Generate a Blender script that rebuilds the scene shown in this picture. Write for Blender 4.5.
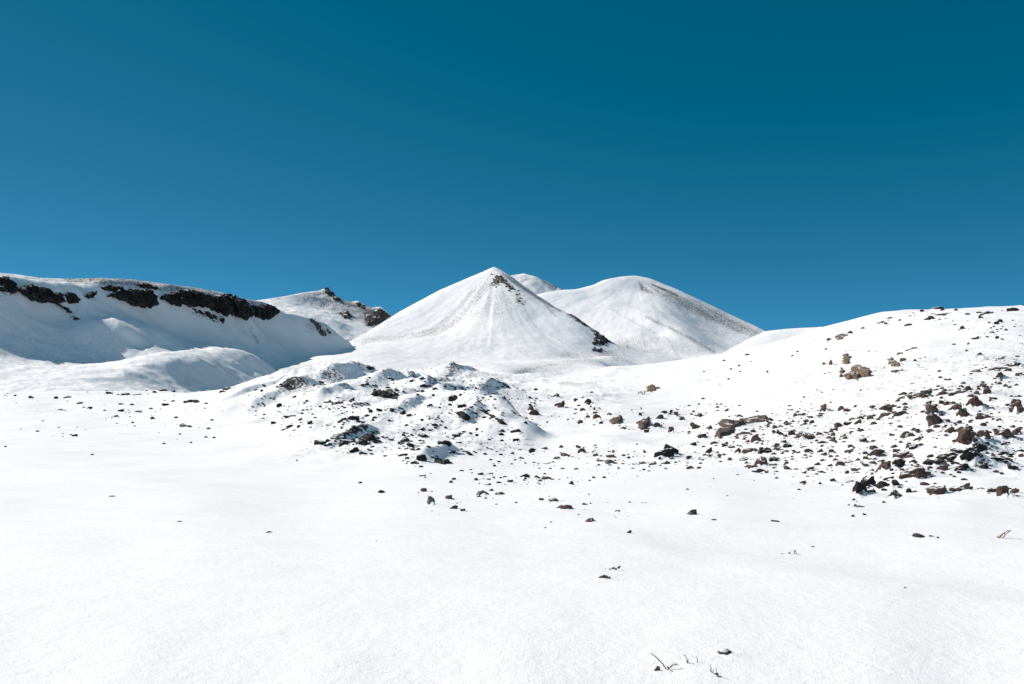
import bpy, math, random
import numpy as np
from mathutils import Vector, Matrix

for o in list(bpy.data.objects):
    bpy.data.objects.remove(o, do_unlink=True)
scene = bpy.context.scene
C = scene.collection

# ------------------------------------------------------------------ camera, sky, sun, exposure
FPX, HX, HY, EYE = 796.0, 512.0, 350.0, 1.7          # focal length in pixels, horizon row, eye height
cam = bpy.data.cameras.new("camera")
cam.sensor_width = 36.0
cam.lens = 36.0 * FPX / 1024.0
cam.shift_y = (HY - 342.0) / 1024.0
cam.clip_start, cam.clip_end = 0.05, 20000
cam_o = bpy.data.objects.new("camera", cam)
cam_o.location = (0, 0, EYE)
cam_o.rotation_euler = (math.radians(90), 0, 0)
C.objects.link(cam_o)
scene.camera = cam_o

SUN_EL = math.radians(36)
SUN_AZ = math.radians(-69)            # from +Y (straight ahead) towards -X (left)
sd = Vector((math.sin(SUN_AZ) * math.cos(SUN_EL), math.cos(SUN_AZ) * math.cos(SUN_EL), math.sin(SUN_EL)))
world = bpy.data.worlds.new("World")
scene.world = world
world.use_nodes = True
wn, wl = world.node_tree.nodes, world.node_tree.links
wn.clear()
sky = wn.new("ShaderNodeTexSky")
sky.sky_type = 'NISHITA'
sky.sun_disc = False
sky.sun_elevation = SUN_EL
sky.sun_rotation = SUN_AZ
sky.altitude = 2600
sky.air_density = 1.0
sky.dust_density = 0.1
sky.ozone_density = 2.0
bw = wn.new("ShaderNodeRGBToBW")
gam = wn.new("ShaderNodeMath")
gam.operation = 'POWER'
gam.inputs[1].default_value = 0.70
tint = wn.new("ShaderNodeVectorMath")      # deep teal of the clear high mountain sky
tint.operation = 'MULTIPLY_ADD'
tint.inputs[1].default_value = (0.185, 0.64, 1.20)
tint.inputs[2].default_value = (-0.317, 0, 0)
pos = wn.new("ShaderNodeVectorMath")
pos.operation = 'MAXIMUM'
geo_w = wn.new("ShaderNodeTexCoord")
sep_w = wn.new("ShaderNodeSeparateXYZ")
rear = wn.new("ShaderNodeMapRange")         # added brighter sky behind the camera, unseen, to lift the shadows
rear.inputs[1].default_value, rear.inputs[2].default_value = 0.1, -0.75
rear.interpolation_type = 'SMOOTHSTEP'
rear_fill = wn.new("ShaderNodeMixRGB")
rear_fill.inputs[2].default_value = (1.9, 3.3, 4.7, 1)
bg = wn.new("ShaderNodeBackground")
bg.inputs[1].default_value = 0.083
wo = wn.new("ShaderNodeOutputWorld")
wl.new(sky.outputs[0], bw.inputs[0])
wl.new(bw.outputs[0], gam.inputs[0])
wl.new(gam.outputs[0], tint.inputs[0])
wl.new(tint.outputs[0], pos.inputs[0])
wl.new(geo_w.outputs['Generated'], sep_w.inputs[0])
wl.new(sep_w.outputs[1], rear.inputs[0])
wl.new(rear.outputs[0], rear_fill.inputs[0])
wl.new(pos.outputs[0], rear_fill.inputs[1])
wl.new(rear_fill.outputs[0], bg.inputs[0])
wl.new(bg.outputs[0], wo.inputs[0])

sl = bpy.data.lights.new("sun", 'SUN')
sl.energy = 4.1
sl.angle = math.radians(0.53)
sl.color = (1.0, 0.94, 0.875)
so = bpy.data.objects.new("sun", sl)
so.rotation_euler = (-sd).to_track_quat('-Z', 'Y').to_euler()
so.location = (-60, 60, 80)
C.objects.link(so)

vs = scene.view_settings
vs.view_transform = 'Standard'
vs.look = 'None'
vs.gamma = 1
vs.use_curve_mapping = False
vs.exposure = 0.39
scene.cycles.max_bounces = 6
scene.cycles.diffuse_bounces = 5

# ------------------------------------------------------------------ helpers
def world_at(px, py, D):
    """the point at depth D (metres along +Y) seen at a pixel"""
    return np.array([(px - HX) / FPX * D, D, EYE - (py - HY) / FPX * D])

def ray_dir(px, py):
    return Vector(((px - HX) / FPX, 1.0, -(py - HY) / FPX)).normalized()

def _hash(ix, iy, iz, seed):
    h = (ix.astype(np.uint32) * np.uint32(374761393) + iy.astype(np.uint32) * np.uint32(668265263)
         + iz.astype(np.uint32) * np.uint32(2147483647 - 58) + np.uint32((seed * 974634777) & 0xffffffff))
    h = (h ^ (h >> np.uint32(13))) * np.uint32(1274126177)
    h = (h ^ (h >> np.uint32(15))) * np.uint32(2246822519)
    h = h ^ (h >> np.uint32(16))
    return h.astype(np.float64) / 4294967295.0 * 2 - 1

def vnoise(P, seed=0):
    """smooth value noise, P (n,3) -> (n,) in about -1..1"""
    F = np.floor(P)
    t = P - F
    t = t * t * t * (t * (t * 6 - 15) + 10)
    I = F.astype(np.int64)
    r = 0
    for dx in (0, 1):
        wx = t[:, 0] if dx else 1 - t[:, 0]
        for dy in (0, 1):
            wy = t[:, 1] if dy else 1 - t[:, 1]
            for dz in (0, 1):
                wz = t[:, 2] if dz else 1 - t[:, 2]
                r = r + wx * wy * wz * _hash(I[:, 0] + dx, I[:, 1] + dy, I[:, 2] + dz, seed)
    return r

ROT = np.array([[0.36, 0.48, -0.8], [-0.8, 0.6, 0.0], [0.48, 0.64, 0.6]])
def fbm(P, octaves=4, seed=0, gain=0.5, ridged=False):
    P = np.array(P, float) @ ROT
    a, s, r = 1.0, 0.0, np.zeros(len(P))
    for k in range(octaves):
        n = vnoise(P, seed + k)
        if ridged:
            n = 1 - 2 * np.abs(n)
        r += a * n
        s += a
        a *= gain
        P = (P * 2.03) @ ROT + 17.3
    return r / s

def sstep(a, b, x):
    t = np.clip((x - a) / (b - a), 0, 1)
    return t * t * (3 - 2 * t)

def poly_sd(px, py, poly):
    """signed distance in pixels to a polygon, positive inside"""
    poly = np.array(poly, float)
    n = len(poly)
    d = np.full(px.shape, 1e9)
    inside = np.zeros(px.shape, bool)
    for i in range(n):
        a, b = poly[i], poly[(i + 1) % n]
        e = b - a
        L = e @ e + 1e-9
        t = np.clip(((px - a[0]) * e[0] + (py - a[1]) * e[1]) / L, 0, 1)
        d = np.minimum(d, np.hypot(px - a[0] - t * e[0], py - a[1] - t * e[1]))
        c = ((a[1] > py) != (b[1] > py)) & (px < (b[0] - a[0]) * (py - a[1]) / (b[1] - a[1] + 1e-12) + a[0])
        inside ^= c
    return np.where(inside, d, -d)

def line_dist(px, py, line):
    d = np.full(px.shape, 1e9)
    for a, b in zip(line[:-1], line[1:]):
        a, b = np.array(a, float), np.array(b, float)
        e = b - a
        t = np.clip(((px - a[0]) * e[0] + (py - a[1]) * e[1]) / (e @ e), 0, 1)
        d = np.minimum(d, np.hypot(px - a[0] - t * e[0], py - a[1] - t * e[1]))
    return d

def mesh_from(name, V, faces, mat, smooth=True, attr=None, link=True):
    me = bpy.data.meshes.new(name)
    V = np.asarray(V, np.float32)
    faces = np.asarray(faces, np.int32)
    k = faces.shape[1]
    me.vertices.add(len(V))
    me.vertices.foreach_set("co", V.ravel())
    me.loops.add(faces.size)
    me.loops.foreach_set("vertex_index", faces.ravel())
    me.polygons.add(len(faces))
    me.polygons.foreach_set("loop_start", np.arange(0, faces.size, k, dtype=np.int32))
    me.polygons.foreach_set("loop_total", np.full(len(faces), k, np.int32))
    me.update(calc_edges=True)
    me.polygons.foreach_set("use_smooth", np.full(len(faces), smooth))
    if attr is not None:
        a = me.attributes.new("rockiness", 'FLOAT', 'POINT')
        a.data.foreach_set("value", np.asarray(attr, np.float32))
    me.materials.append(mat)
    if not link:
        return me
    o = bpy.data.objects.new(name, me)
    C.objects.link(o)
    return o

def tag(o, label=None, cat=None, group=None, kind=None):
    if label: o['label'] = label
    if cat: o['category'] = cat
    if group: o['group'] = group
    if kind: o['kind'] = kind
    return o

# ------------------------------------------------------------------ materials
def new_mat(name):
    m = bpy.data.materials.new(name)
    m.use_nodes = True
    nt = m.node_tree
    nt.nodes.clear()
    out = nt.nodes.new("ShaderNodeOutputMaterial")
    b = nt.nodes.new("ShaderNodeBsdfPrincipled")
    nt.links.new(b.outputs[0], out.inputs[0])
    return m, nt.nodes, nt.links, b

def noise_node(N, L, vec, scale, detail=4, rough=0.6):
    n = N.new("ShaderNodeTexNoise")
    n.inputs["Scale"].default_value = scale
    n.inputs["Detail"].default_value = detail
    n.inputs["Roughness"].default_value = rough
    if vec is not None:
        L.new(vec, n.inputs["Vector"])
    return n.outputs[0]

def math_node(N, L, op, a, b=None, clamp=False):
    m = N.new("ShaderNodeMath")
    m.operation = op
    m.use_clamp = clamp
    for i, v in enumerate((a, b)):
        if v is None: continue
        if isinstance(v, (int, float)): m.inputs[i].default_value = v
        else: L.new(v, m.inputs[i])
    return m.outputs[0]

def map_range(N, L, v, a, b, c=0.0, d=1.0):
    m = N.new("ShaderNodeMapRange")
    m.inputs[1].default_value, m.inputs[2].default_value = a, b
    m.inputs[3].default_value, m.inputs[4].default_value = c, d
    L.new(v, m.inputs[0])
    return m.outputs[0]

def mix_col(N, L, f, a, b):
    m = N.new("ShaderNodeMixRGB")
    if isinstance(f, float): m.inputs[0].default_value = f
    else: L.new(f, m.inputs[0])
    for i, v in ((1, a), (2, b)):
        if isinstance(v, tuple): m.inputs[i].default_value = v
        else: L.new(v, m.inputs[i])
    return m.outputs[0]

SNOW = (0.885, 0.858, 0.856, 1)
def snow_material(name, speck_scale, bump_scales, rock_a, rock_b, soft=(-0.05, 0.12)):
    """snow with bare ground showing where the vertex attribute says the cover is thin"""
    m, N, L, b = new_mat(name)
    tc = N.new("ShaderNodeTexCoord").outputs["Object"]
    at = N.new("ShaderNodeAttribute")
    at.attribute_name = "rockiness"
    dens = at.outputs["Fac"]
    v = tc
    n1 = noise_node(N, L, v, speck_scale, 5, 0.68)
    n = map_range(N, L, n1, 0.28, 0.72)
    inv = math_node(N, L, 'SUBTRACT', 1.0, dens)
    diff = math_node(N, L, 'SUBTRACT', n, inv)
    mask = map_range(N, L, diff, soft[0], soft[1])
    rc = mix_col(N, L, map_range(N, L, noise_node(N, L, tc, speck_scale * 0.7, 3), 0.35, 0.65), rock_a, rock_b)
    sn = mix_col(N, L, map_range(N, L, noise_node(N, L, tc, bump_scales[0] * 0.35, 3), 0.3, 0.7), SNOW, (0.86, 0.835, 0.836, 1))
    L.new(mix_col(N, L, mask, sn, rc), b.inputs["Base Color"])
    b.inputs["Roughness"].default_value = 0.75
    b.inputs["Specular IOR Level"].default_value = 0.25
    prev = None
    for s, d in bump_scales[1]:
        bm = N.new("ShaderNodeBump")
        bm.inputs["Strength"].default_value = 1.0
        bm.inputs["Distance"].default_value = d
        L.new(noise_node(N, L, tc, s, 4, 0.6), bm.inputs["Height"])
        if prev is not None: L.new(prev, bm.inputs["Normal"])
        prev = bm.outputs[0]
    L.new(prev, b.inputs["Normal"])
    return m

m_ground = snow_material("snow_ground", 2.6, (0.5, ((70.0, 0.0035), (14.0, 0.007), (2.5, 0.012))), (0.030, 0.024, 0.022, 1), (0.085, 0.06, 0.048, 1))
m_mount = snow_material("snow_mountain", 0.60, (0.03, ((0.25, 0.22), (0.05, 0.5))), (0.05, 0.04, 0.037, 1), (0.12, 0.088, 0.072, 1), (-0.22, 0.36))

def rock_material(name, cols, snow=0.6, bump=0.06, scale=5.0, per_object=True):
    """weathered lava: mottled colour, pitted bump, snow lodged on its upward faces"""
    m, N, L, b = new_mat(name)
    tcn = N.new("ShaderNodeTexCoord")
    geo = N.new("ShaderNodeNewGeometry")
    pos = geo.outputs["Position"]
    n1 = noise_node(N, L, pos, scale, 5, 0.7)
    col = mix_col(N, L, map_range(N, L, n1, 0.3, 0.7), cols[0], cols[1])
    n2 = noise_node(N, L, pos, scale * 0.35, 3, 0.6)
    col = mix_col(N, L, map_range(N, L, n2, 0.5, 0.75), col, cols[2])
    sep = N.new("ShaderNodeSeparateXYZ")
    L.new(geo.outputs["Normal"], sep.inputs[0])
    n3 = noise_node(N, L, pos, scale * 0.8, 5, 0.7)
    up = math_node(N, L, 'ADD', sep.outputs[2], math_node(N, L, 'MULTIPLY', math_node(N, L, 'SUBTRACT', n3, 0.5), 1.5))
    if per_object:
        rnd = N.new("ShaderNodeObjectInfo").outputs["Random"]
        up = math_node(N, L, 'ADD', up, math_node(N, L, 'MULTIPLY', math_node(N, L, 'SUBTRACT', rnd, 0.5), 0.35))
    mask = map_range(N, L, up, snow, snow + 0.12)
    L.new(mix_col(N, L, mask, col, SNOW), b.inputs["Base Color"])
    b.inputs["Roughness"].default_value = 0.9
    b.inputs["Specular IOR Level"].default_value = 0.2
    bm = N.new("ShaderNodeBump")
    bm.inputs["Strength"].default_value = 0.9
    bm.inputs["Distance"].default_value = bump
    L.new(noise_node(N, L, pos, scale * 2.2, 6, 0.7), bm.inputs["Height"])
    L.new(bm.outputs[0], b.inputs["Normal"])
    return m

M_ROCK = {
    'k': rock_material("black_lava", ((0.016, 0.014, 0.014, 1), (0.04, 0.033, 0.031, 1), (0.028, 0.022, 0.02, 1)), 0.80),
    'b': rock_material("brown_lava", ((0.056, 0.038, 0.029, 1), (0.145, 0.10, 0.076, 1), (0.09, 0.063, 0.047, 1)), 0.86),
    'r': rock_material("reddish_lava", ((0.10, 0.058, 0.045, 1), (0.20, 0.125, 0.10, 1), (0.13, 0.085, 0.07, 1)), 0.95),
    't': rock_material("tan_lava", ((0.10, 0.068, 0.046, 1), (0.27, 0.19, 0.13, 1), (0.17, 0.115, 0.078, 1)), 1.12, scale=1.6, bump=0.2),
    'g': rock_material("grey_lava", ((0.10, 0.095, 0.092, 1), (0.22, 0.205, 0.195, 1), (0.15, 0.14, 0.132, 1)), 0.95),
}
m_cliff = rock_material("cliff_lava", ((0.018, 0.017, 0.018, 1), (0.06, 0.052, 0.047, 1), (0.05, 0.042, 0.037, 1)), 0.95, bump=1.2, scale=0.3, per_object=False)
m_crag = rock_material("crag_lava", ((0.03, 0.027, 0.027, 1), (0.085, 0.07, 0.06, 1), (0.05, 0.04, 0.036, 1)), 0.95, bump=1.2, scale=0.2, per_object=False)
m_ledge = rock_material("ledge_lava", ((0.07, 0.051, 0.041, 1), (0.17, 0.125, 0.10, 1), (0.115, 0.085, 0.068, 1)), 1.08, bump=0.15, scale=1.6, per_object=False)

# ------------------------------------------------------------------ the ground sheet
GC = []   # (px, py, distance) : how far the snow lies that is seen at a pixel
for px in (-60, 130, 330, 520, 700, 880, 1080):
    GC += [(px, 684, 4.0), (px, 600, 6.0), (px, 550, 9.0)]
for px in (-60, 200, 400):
    GC += [(px, 500, 16)]
GC += [(560, 500, 15.6), (720, 500, 15), (850, 504, 14.5), (960, 502, 14.4), (1080, 502, 14.2)]
for px in (-60, 60, 150):
    GC += [(px, 470, 28), (px, 440, 50), (px, 420, 80), (px, 404, 135), (px, 394, 205), (px, 425, 300)]
GC += [(225, 470, 28), (225, 440, 48), (225, 415, 80), (225, 398, 125), (225, 389, 175), (225, 420, 280)]
GC += [(280, 470, 28), (280, 440, 44), (280, 422, 60), (280, 405, 85), (280, 388, 130), (280, 376, 190), (280, 400, 280)]
GC += [(340, 470, 27), (340, 447, 36), (340, 430, 45), (340, 410, 64), (340, 390, 95), (340, 378, 140), (340, 374, 200), (340, 395, 280)]
GC += [(410, 470, 26), (410, 462, 29), (410, 445, 36), (410, 428, 44), (410, 410, 58), (410, 392, 85), (410, 380, 125), (410, 374, 190), (410, 395, 280)]
GC += [(480, 470, 26), (480, 460, 30), (480, 440, 38), (480, 420, 50), (480, 402, 68), (480, 388, 100), (480, 379, 150), (480, 377, 200), (480, 398, 280)]
GC += [(540, 470, 26), (540, 455, 33), (540, 435, 44), (540, 415, 60), (540, 396, 90), (540, 384, 135), (540, 379, 180), (540, 405, 280)]
GC += [(610, 470, 25), (610, 452, 33), (610, 432, 44), (610, 418, 55), (610, 400, 80), (610, 384, 115), (610, 369, 165), (610, 400, 280)]
GC += [(680, 470, 24), (680, 455, 30), (680, 436, 40), (680, 424, 49), (680, 405, 70), (680, 385, 100), (680, 361, 165), (680, 395, 280)]
GC += [(750, 475, 22), (750, 455, 28), (750, 430, 40), (750, 412, 54), (750, 390, 76), (750, 365, 115), (750, 349, 160), (750, 385, 280)]
GC += [(820, 482, 19.5), (820, 455, 27), (820, 430, 37), (820, 405, 51), (820, 380, 70), (820, 350, 105), (820, 329, 145), (820, 360, 230), (820, 385, 290)]
GC += [(890, 490, 17), (890, 462, 23), (890, 435, 31), (890, 410, 42), (890, 380, 60), (890, 350, 86), (890, 325, 117), (890, 313, 138), (890, 340, 220), (890, 385, 290)]
GC += [(960, 490, 16.6), (960, 462, 21), (960, 435, 28), (960, 410, 37), (960, 385, 50), (960, 350, 76), (960, 325, 102), (960, 310, 122), (960, 340, 200), (960, 385, 290)]
GC += [(1060, 490, 16.2), (1060, 460, 21), (1060, 430, 28), (1060, 405, 37), (1060, 380, 49), (1060, 345, 74), (1060, 322, 98), (1060, 308, 116), (1060, 340, 200), (1060, 385, 290)]
GC = np.array(GC, float)
def g_uv(px, D):
    return np.stack([px / 110.0, np.log(D) * 1.7], -1)
def tps_k(r2):
    return 0.5 * r2 * np.log(r2 + 1e-12)
def tps_fit(U, h, lam=1e-3):
    n = len(U)
    K = tps_k(((U[:, None] - U[None]) ** 2).sum(-1)) + lam * np.eye(n)
    P = np.c_[np.ones(n), U]
    A = np.block([[K, P], [P.T, np.zeros((3, 3))]])
    return np.linalg.solve(A, np.r_[h, np.zeros(3)])
GU = g_uv(GC[:, 0], GC[:, 2])
GH = EYE - (GC[:, 1] - HY) / FPX * GC[:, 2]
NEAR = [(px, D, h) for px in (-300, -180, 0, 250, 512, 800, 1080, 1250) for D, h in ((1.6, 0.10), (2.6, 0.06))]
NEAR += [(px, D, h) for px in (-300, -180, 1250) for D, h in ((4, 0.02), (6, -0.18), (9, -0.56), (14, -1.1))]
NEAR += [(px, D, h) for px in (-300, -180) for D, h in ((28, -2.5), (80, -5.3), (205, -9.6), (300, -26))]
NEAR = np.array(NEAR, float)
GU = np.r_[GU, g_uv(NEAR[:, 0], NEAR[:, 1])]
GH = np.r_[GH, NEAR[:, 2]]
GW = tps_fit(GU, GH)

MOUNDS = [  # px, distance, sigma px, sigma log distance, height m
    (300, 112, 24, 0.08, 0.5), (285, 88, 34, 0.10, 0.7), (338, 80, 16, 0.07, 0.5), (388, 92, 17, 0.08, 0.7),
    (360, 40, 26, 0.07, 0.2), (445, 62, 18, 0.08, 0.5), (475, 54, 18, 0.08, 0.5), (500, 47, 16, 0.08, 0.4), (522, 41, 12, 0.07, 0.25),
    (430, 47, 16, 0.07, 0.3), (465, 140, 24, 0.08, 1.0), (420, 100, 14, 0.06, 0.5), (410, 66, 16, 0.06, 0.3),
    (540, 160, 24, 0.08, 0.7), (255, 150, 26, 0.07, 0.5), (175, 150, 28, 0.06, 0.3), (560, 110, 20, 0.06, 0.4),
    (665, 30, 12, 0.06, 0.15), (720, 44, 22, 0.07, 0.3), (640, 46, 30, 0.06, 0.2), (970, 24, 26, 0.08, 0.2), (905, 20, 30, 0.06, 0.12),
]
SCARPS = [  # crest from (px, distance) to (px, distance), height m: gentle to the wind, steep on the right
    (300, 102, 372, 124, 2.6), (246, 76, 318, 94, 1.5), (318, 74, 346, 82, 0.9), (366, 84, 399, 93, 1.3), (438, 58, 466, 65, 0.9),
    (478, 60, 512, 51, 1.1), (505, 52, 532, 42, 0.8), (446, 130, 474, 152, 1.3), (424, 29, 448, 33, 0.45), (424, 80, 442, 90, 1.1),
    (350, 60, 375, 66, 0.6), (395, 52, 420, 57, 0.6), (455, 45, 480, 49, 0.6), (330, 36, 368, 41, 0.4), (404, 100, 424, 112, 1.2),
    (225, 120, 300, 140, 0.9), (480, 80, 505, 92, 1.0),
]
def ground_z(X, Y):
    D = np.maximum(Y, 0.6)
    px = np.clip(HX + FPX * X / np.maximum(D, 2.0), -260, 1200)
    Dc = np.clip(D, 1.8, 300)
    U = g_uv(px, Dc)
    z = np.empty(len(X))
    for i in range(0, len(X), 60000):
        u = U[i:i + 60000]
        r2 = ((u[:, None] - GU[None]) ** 2).sum(-1)
        z[i:i + 60000] = tps_k(r2) @ GW[:-3] + GW[-3] + u @ GW[-2:]
    lD = np.log(D)
    for (mx, mD, s, t, h) in MOUNDS:
        z += h * np.exp(-((px - mx) / s) ** 2 - ((lD - math.log(mD)) / t) ** 2)
    lee = np.zeros_like(X)
    wob = fbm(np.stack([X * 0.25, Y * 0.25, 0 * X], -1), 3, 19)
    for (pa, Da, pb, Db, h) in SCARPS:
        a = np.array([(pa - HX) / FPX * Da, Da])
        b = np.array([(pb - HX) / FPX * Db, Db])
        e = b - a
        L = math.hypot(*e)
        e /= L
        n = np.array([e[1], -e[0]])
        if n[0] * 0.93 - n[1] * 0.36 < 0:
            n = -n
        u = ((X - a[0]) * e[0] + (Y - a[1]) * e[1]) / L
        d = (X - a[0]) * n[0] + (Y - a[1]) * n[1] + wob * 0.9 * h
        prof = np.where(d < 0, np.exp(-(d / (3.2 * h)) ** 2), np.exp(-(d / (0.95 * h)) ** 2))
        z += h * prof * sstep(-0.25, 0.25, u) * (1 - sstep(0.8, 1.2, u)) * (1 + 0.35 * wob)
        lee = np.maximum(lee, np.exp(-((d - 0.35 * h) / (0.7 * h)) ** 2) * sstep(-0.15, 0.2, u) * (1 - sstep(0.8, 1.15, u)))
    far = sstep(230, 520, D)
    z = z * (1 - far) + far * (-60 - 0.012 * np.clip(D - 500, 0, 1e5))
    P = np.stack([X, Y, np.zeros_like(X)], -1)
    near = 1 - sstep(300, 500, D)
    lava = sstep(215, 300, px) * (1 - sstep(480, 560, px) * (0.85 - 0.45 * sstep(55, 80, D)) * 1.0) * (1 - sstep(590, 660, px)) * sstep(27, 36, D) * (1 - sstep(180, 230, D)) * near
    lava *= sstep(-60, 30, (D - 30) - np.clip(330 - px, 0, 200) * 0.35)
    band = sstep(540, 620, px) * sstep(24, 32, D) * (1 - sstep(60, 85, D))
    slope = sstep(760, 850, px) * sstep(15, 21, D) * (1 - sstep(60, 95, D))
    z += lava * (0.95 * fbm(P * 0.085, 6, 3, 0.55, True) * np.clip(D / 70, 0.45, 1.4) + 0.22 * fbm(P * 0.7, 4, 9, 0.6))
    z += band * 0.16 * fbm(P * 0.35, 4, 21) + slope * (0.22 * fbm(P * np.array([0.22, 0.4, 1]), 4, 31) + 0.07 * fbm(P * 1.4, 3, 37))
    z += near * sstep(560, 680, px) * sstep(40, 70, D) * 0.45 * fbm(P * np.array([0.07, 0.11, 1]), 4, 77)
    z += near * 0.05 * fbm(P * 0.16, 3, 41) * np.clip(D / 12, 0.3, 4)
    # low wind drifts crossing the open snow
    ca, sa = math.cos(0.42), math.sin(0.42)
    Q = np.stack([(X * ca - Y * sa) * 0.09, (X * sa + Y * ca) * 0.42, np.zeros_like(X)], -1)
    z += near * 0.055 * fbm(Q, 4, 51, 0.5) * np.clip(D / 8, 0.5, 2.0)
    z += near * (1 - sstep(14, 40, D)) * 0.006 * fbm(P * 2.2, 3, 61)
    # drift shoulder low on the right
    dl = (X - 3.4) * 0.83 + (Y - 6.6) * 0.56
    z += -0.09 * sstep(-0.3, 1.5, dl) * (1 - sstep(1.5, 4.5, dl)) * (1 - sstep(9, 12, D)) * sstep(1, 2, X)
    dens = lava * 0.30 + band * 0.10 + slope * 0.20 + 0.24 * lee
    return z, dens, px

s_in = np.linspace(-0.72, 0.72, 1000)
s_out = 0.72 + np.linspace(0.01, 1, 60) ** 1.5 * 1.1
S = np.r_[-s_out[::-1], s_in, s_out]
Yr = np.r_[np.linspace(-3.5, 2.2, 14)[:-1], np.exp(np.linspace(math.log(2.2), math.log(320), 780)), np.exp(np.linspace(math.log(324), math.log(7000), 60))]
YY, SS = np.meshgrid(Yr, S, indexing='ij')
off = 6.0 * np.clip(1 - YY / 60.0, 0, 1)
XX = SS * (YY + off)
gz, gd, gpx = ground_z(XX.ravel(), YY.ravel())
GV = np.stack([XX.ravel(), YY.ravel(), gz], -1)
nr, nc = YY.shape
I = np.arange(nr * nc).reshape(nr, nc)
quads = np.stack([I[:-1, :-1], I[:-1, 1:], I[1:, 1:], I[1:, :-1]], -1).reshape(-1, 4)
# clumpy thin cover: more bare lava on steep and rough spots of the lava field
gzz = gz.reshape(nr, nc)
gpy = HY - FPX * (gz - EYE) / np.maximum(GV[:, 1], 0.6)
cl = fbm(np.stack([GV[:, 0] * 0.12, GV[:, 1] * 0.12, 0 * gz], -1), 3, 71)
gd = np.clip(gd * (0.9 + 0.9 * cl), 0, 1)
for line, wd, s in ([((455, 401), (485, 411), (518, 432), (535, 450)), 4, 0.35], [((320, 405), (345, 401), (360, 405)), 4, 0.35], [((375, 391), (395, 391), (405, 400)), 6, 0.35],
                    [((300, 392), (330, 380), (368, 369)), 4, 0.3], [((340, 438), (375, 440)), 6, 0.25], [((-20, 394), (90, 394), (148, 392)), 2.5, 0.30],
                    [((225, 389), (320, 388)), 5, 0.22], [((600, 420), (700, 430), (790, 435)), 9, 0.14], [((930, 308), (960, 312), (1024, 311)), 3, 0.25]):
    ld = line_dist(gpx, gpy, line)
    gd = np.maximum(gd, s * np.exp(-(ld / wd) ** 2) * (GV[:, 1] > 20) * (GV[:, 1] < 230))
ground = tag(mesh_from("ground", GV, quads, m_ground, True, gd), "snow covered ground sloping gently down from the camera", None, None, 'structure')

# ------------------------------------------------------------------ mountains
def dense(line, step):
    out = []
    for a, b in zip(line[:-1], line[1:]):
        n = max(1, int(math.hypot(b[0] - a[0], b[1] - a[1]) / step))
        out += [tuple(a[q] + (b[q] - a[q]) * k / n for q in range(3)) for k in range(n)]
    return out + [tuple(line[-1])]

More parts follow.
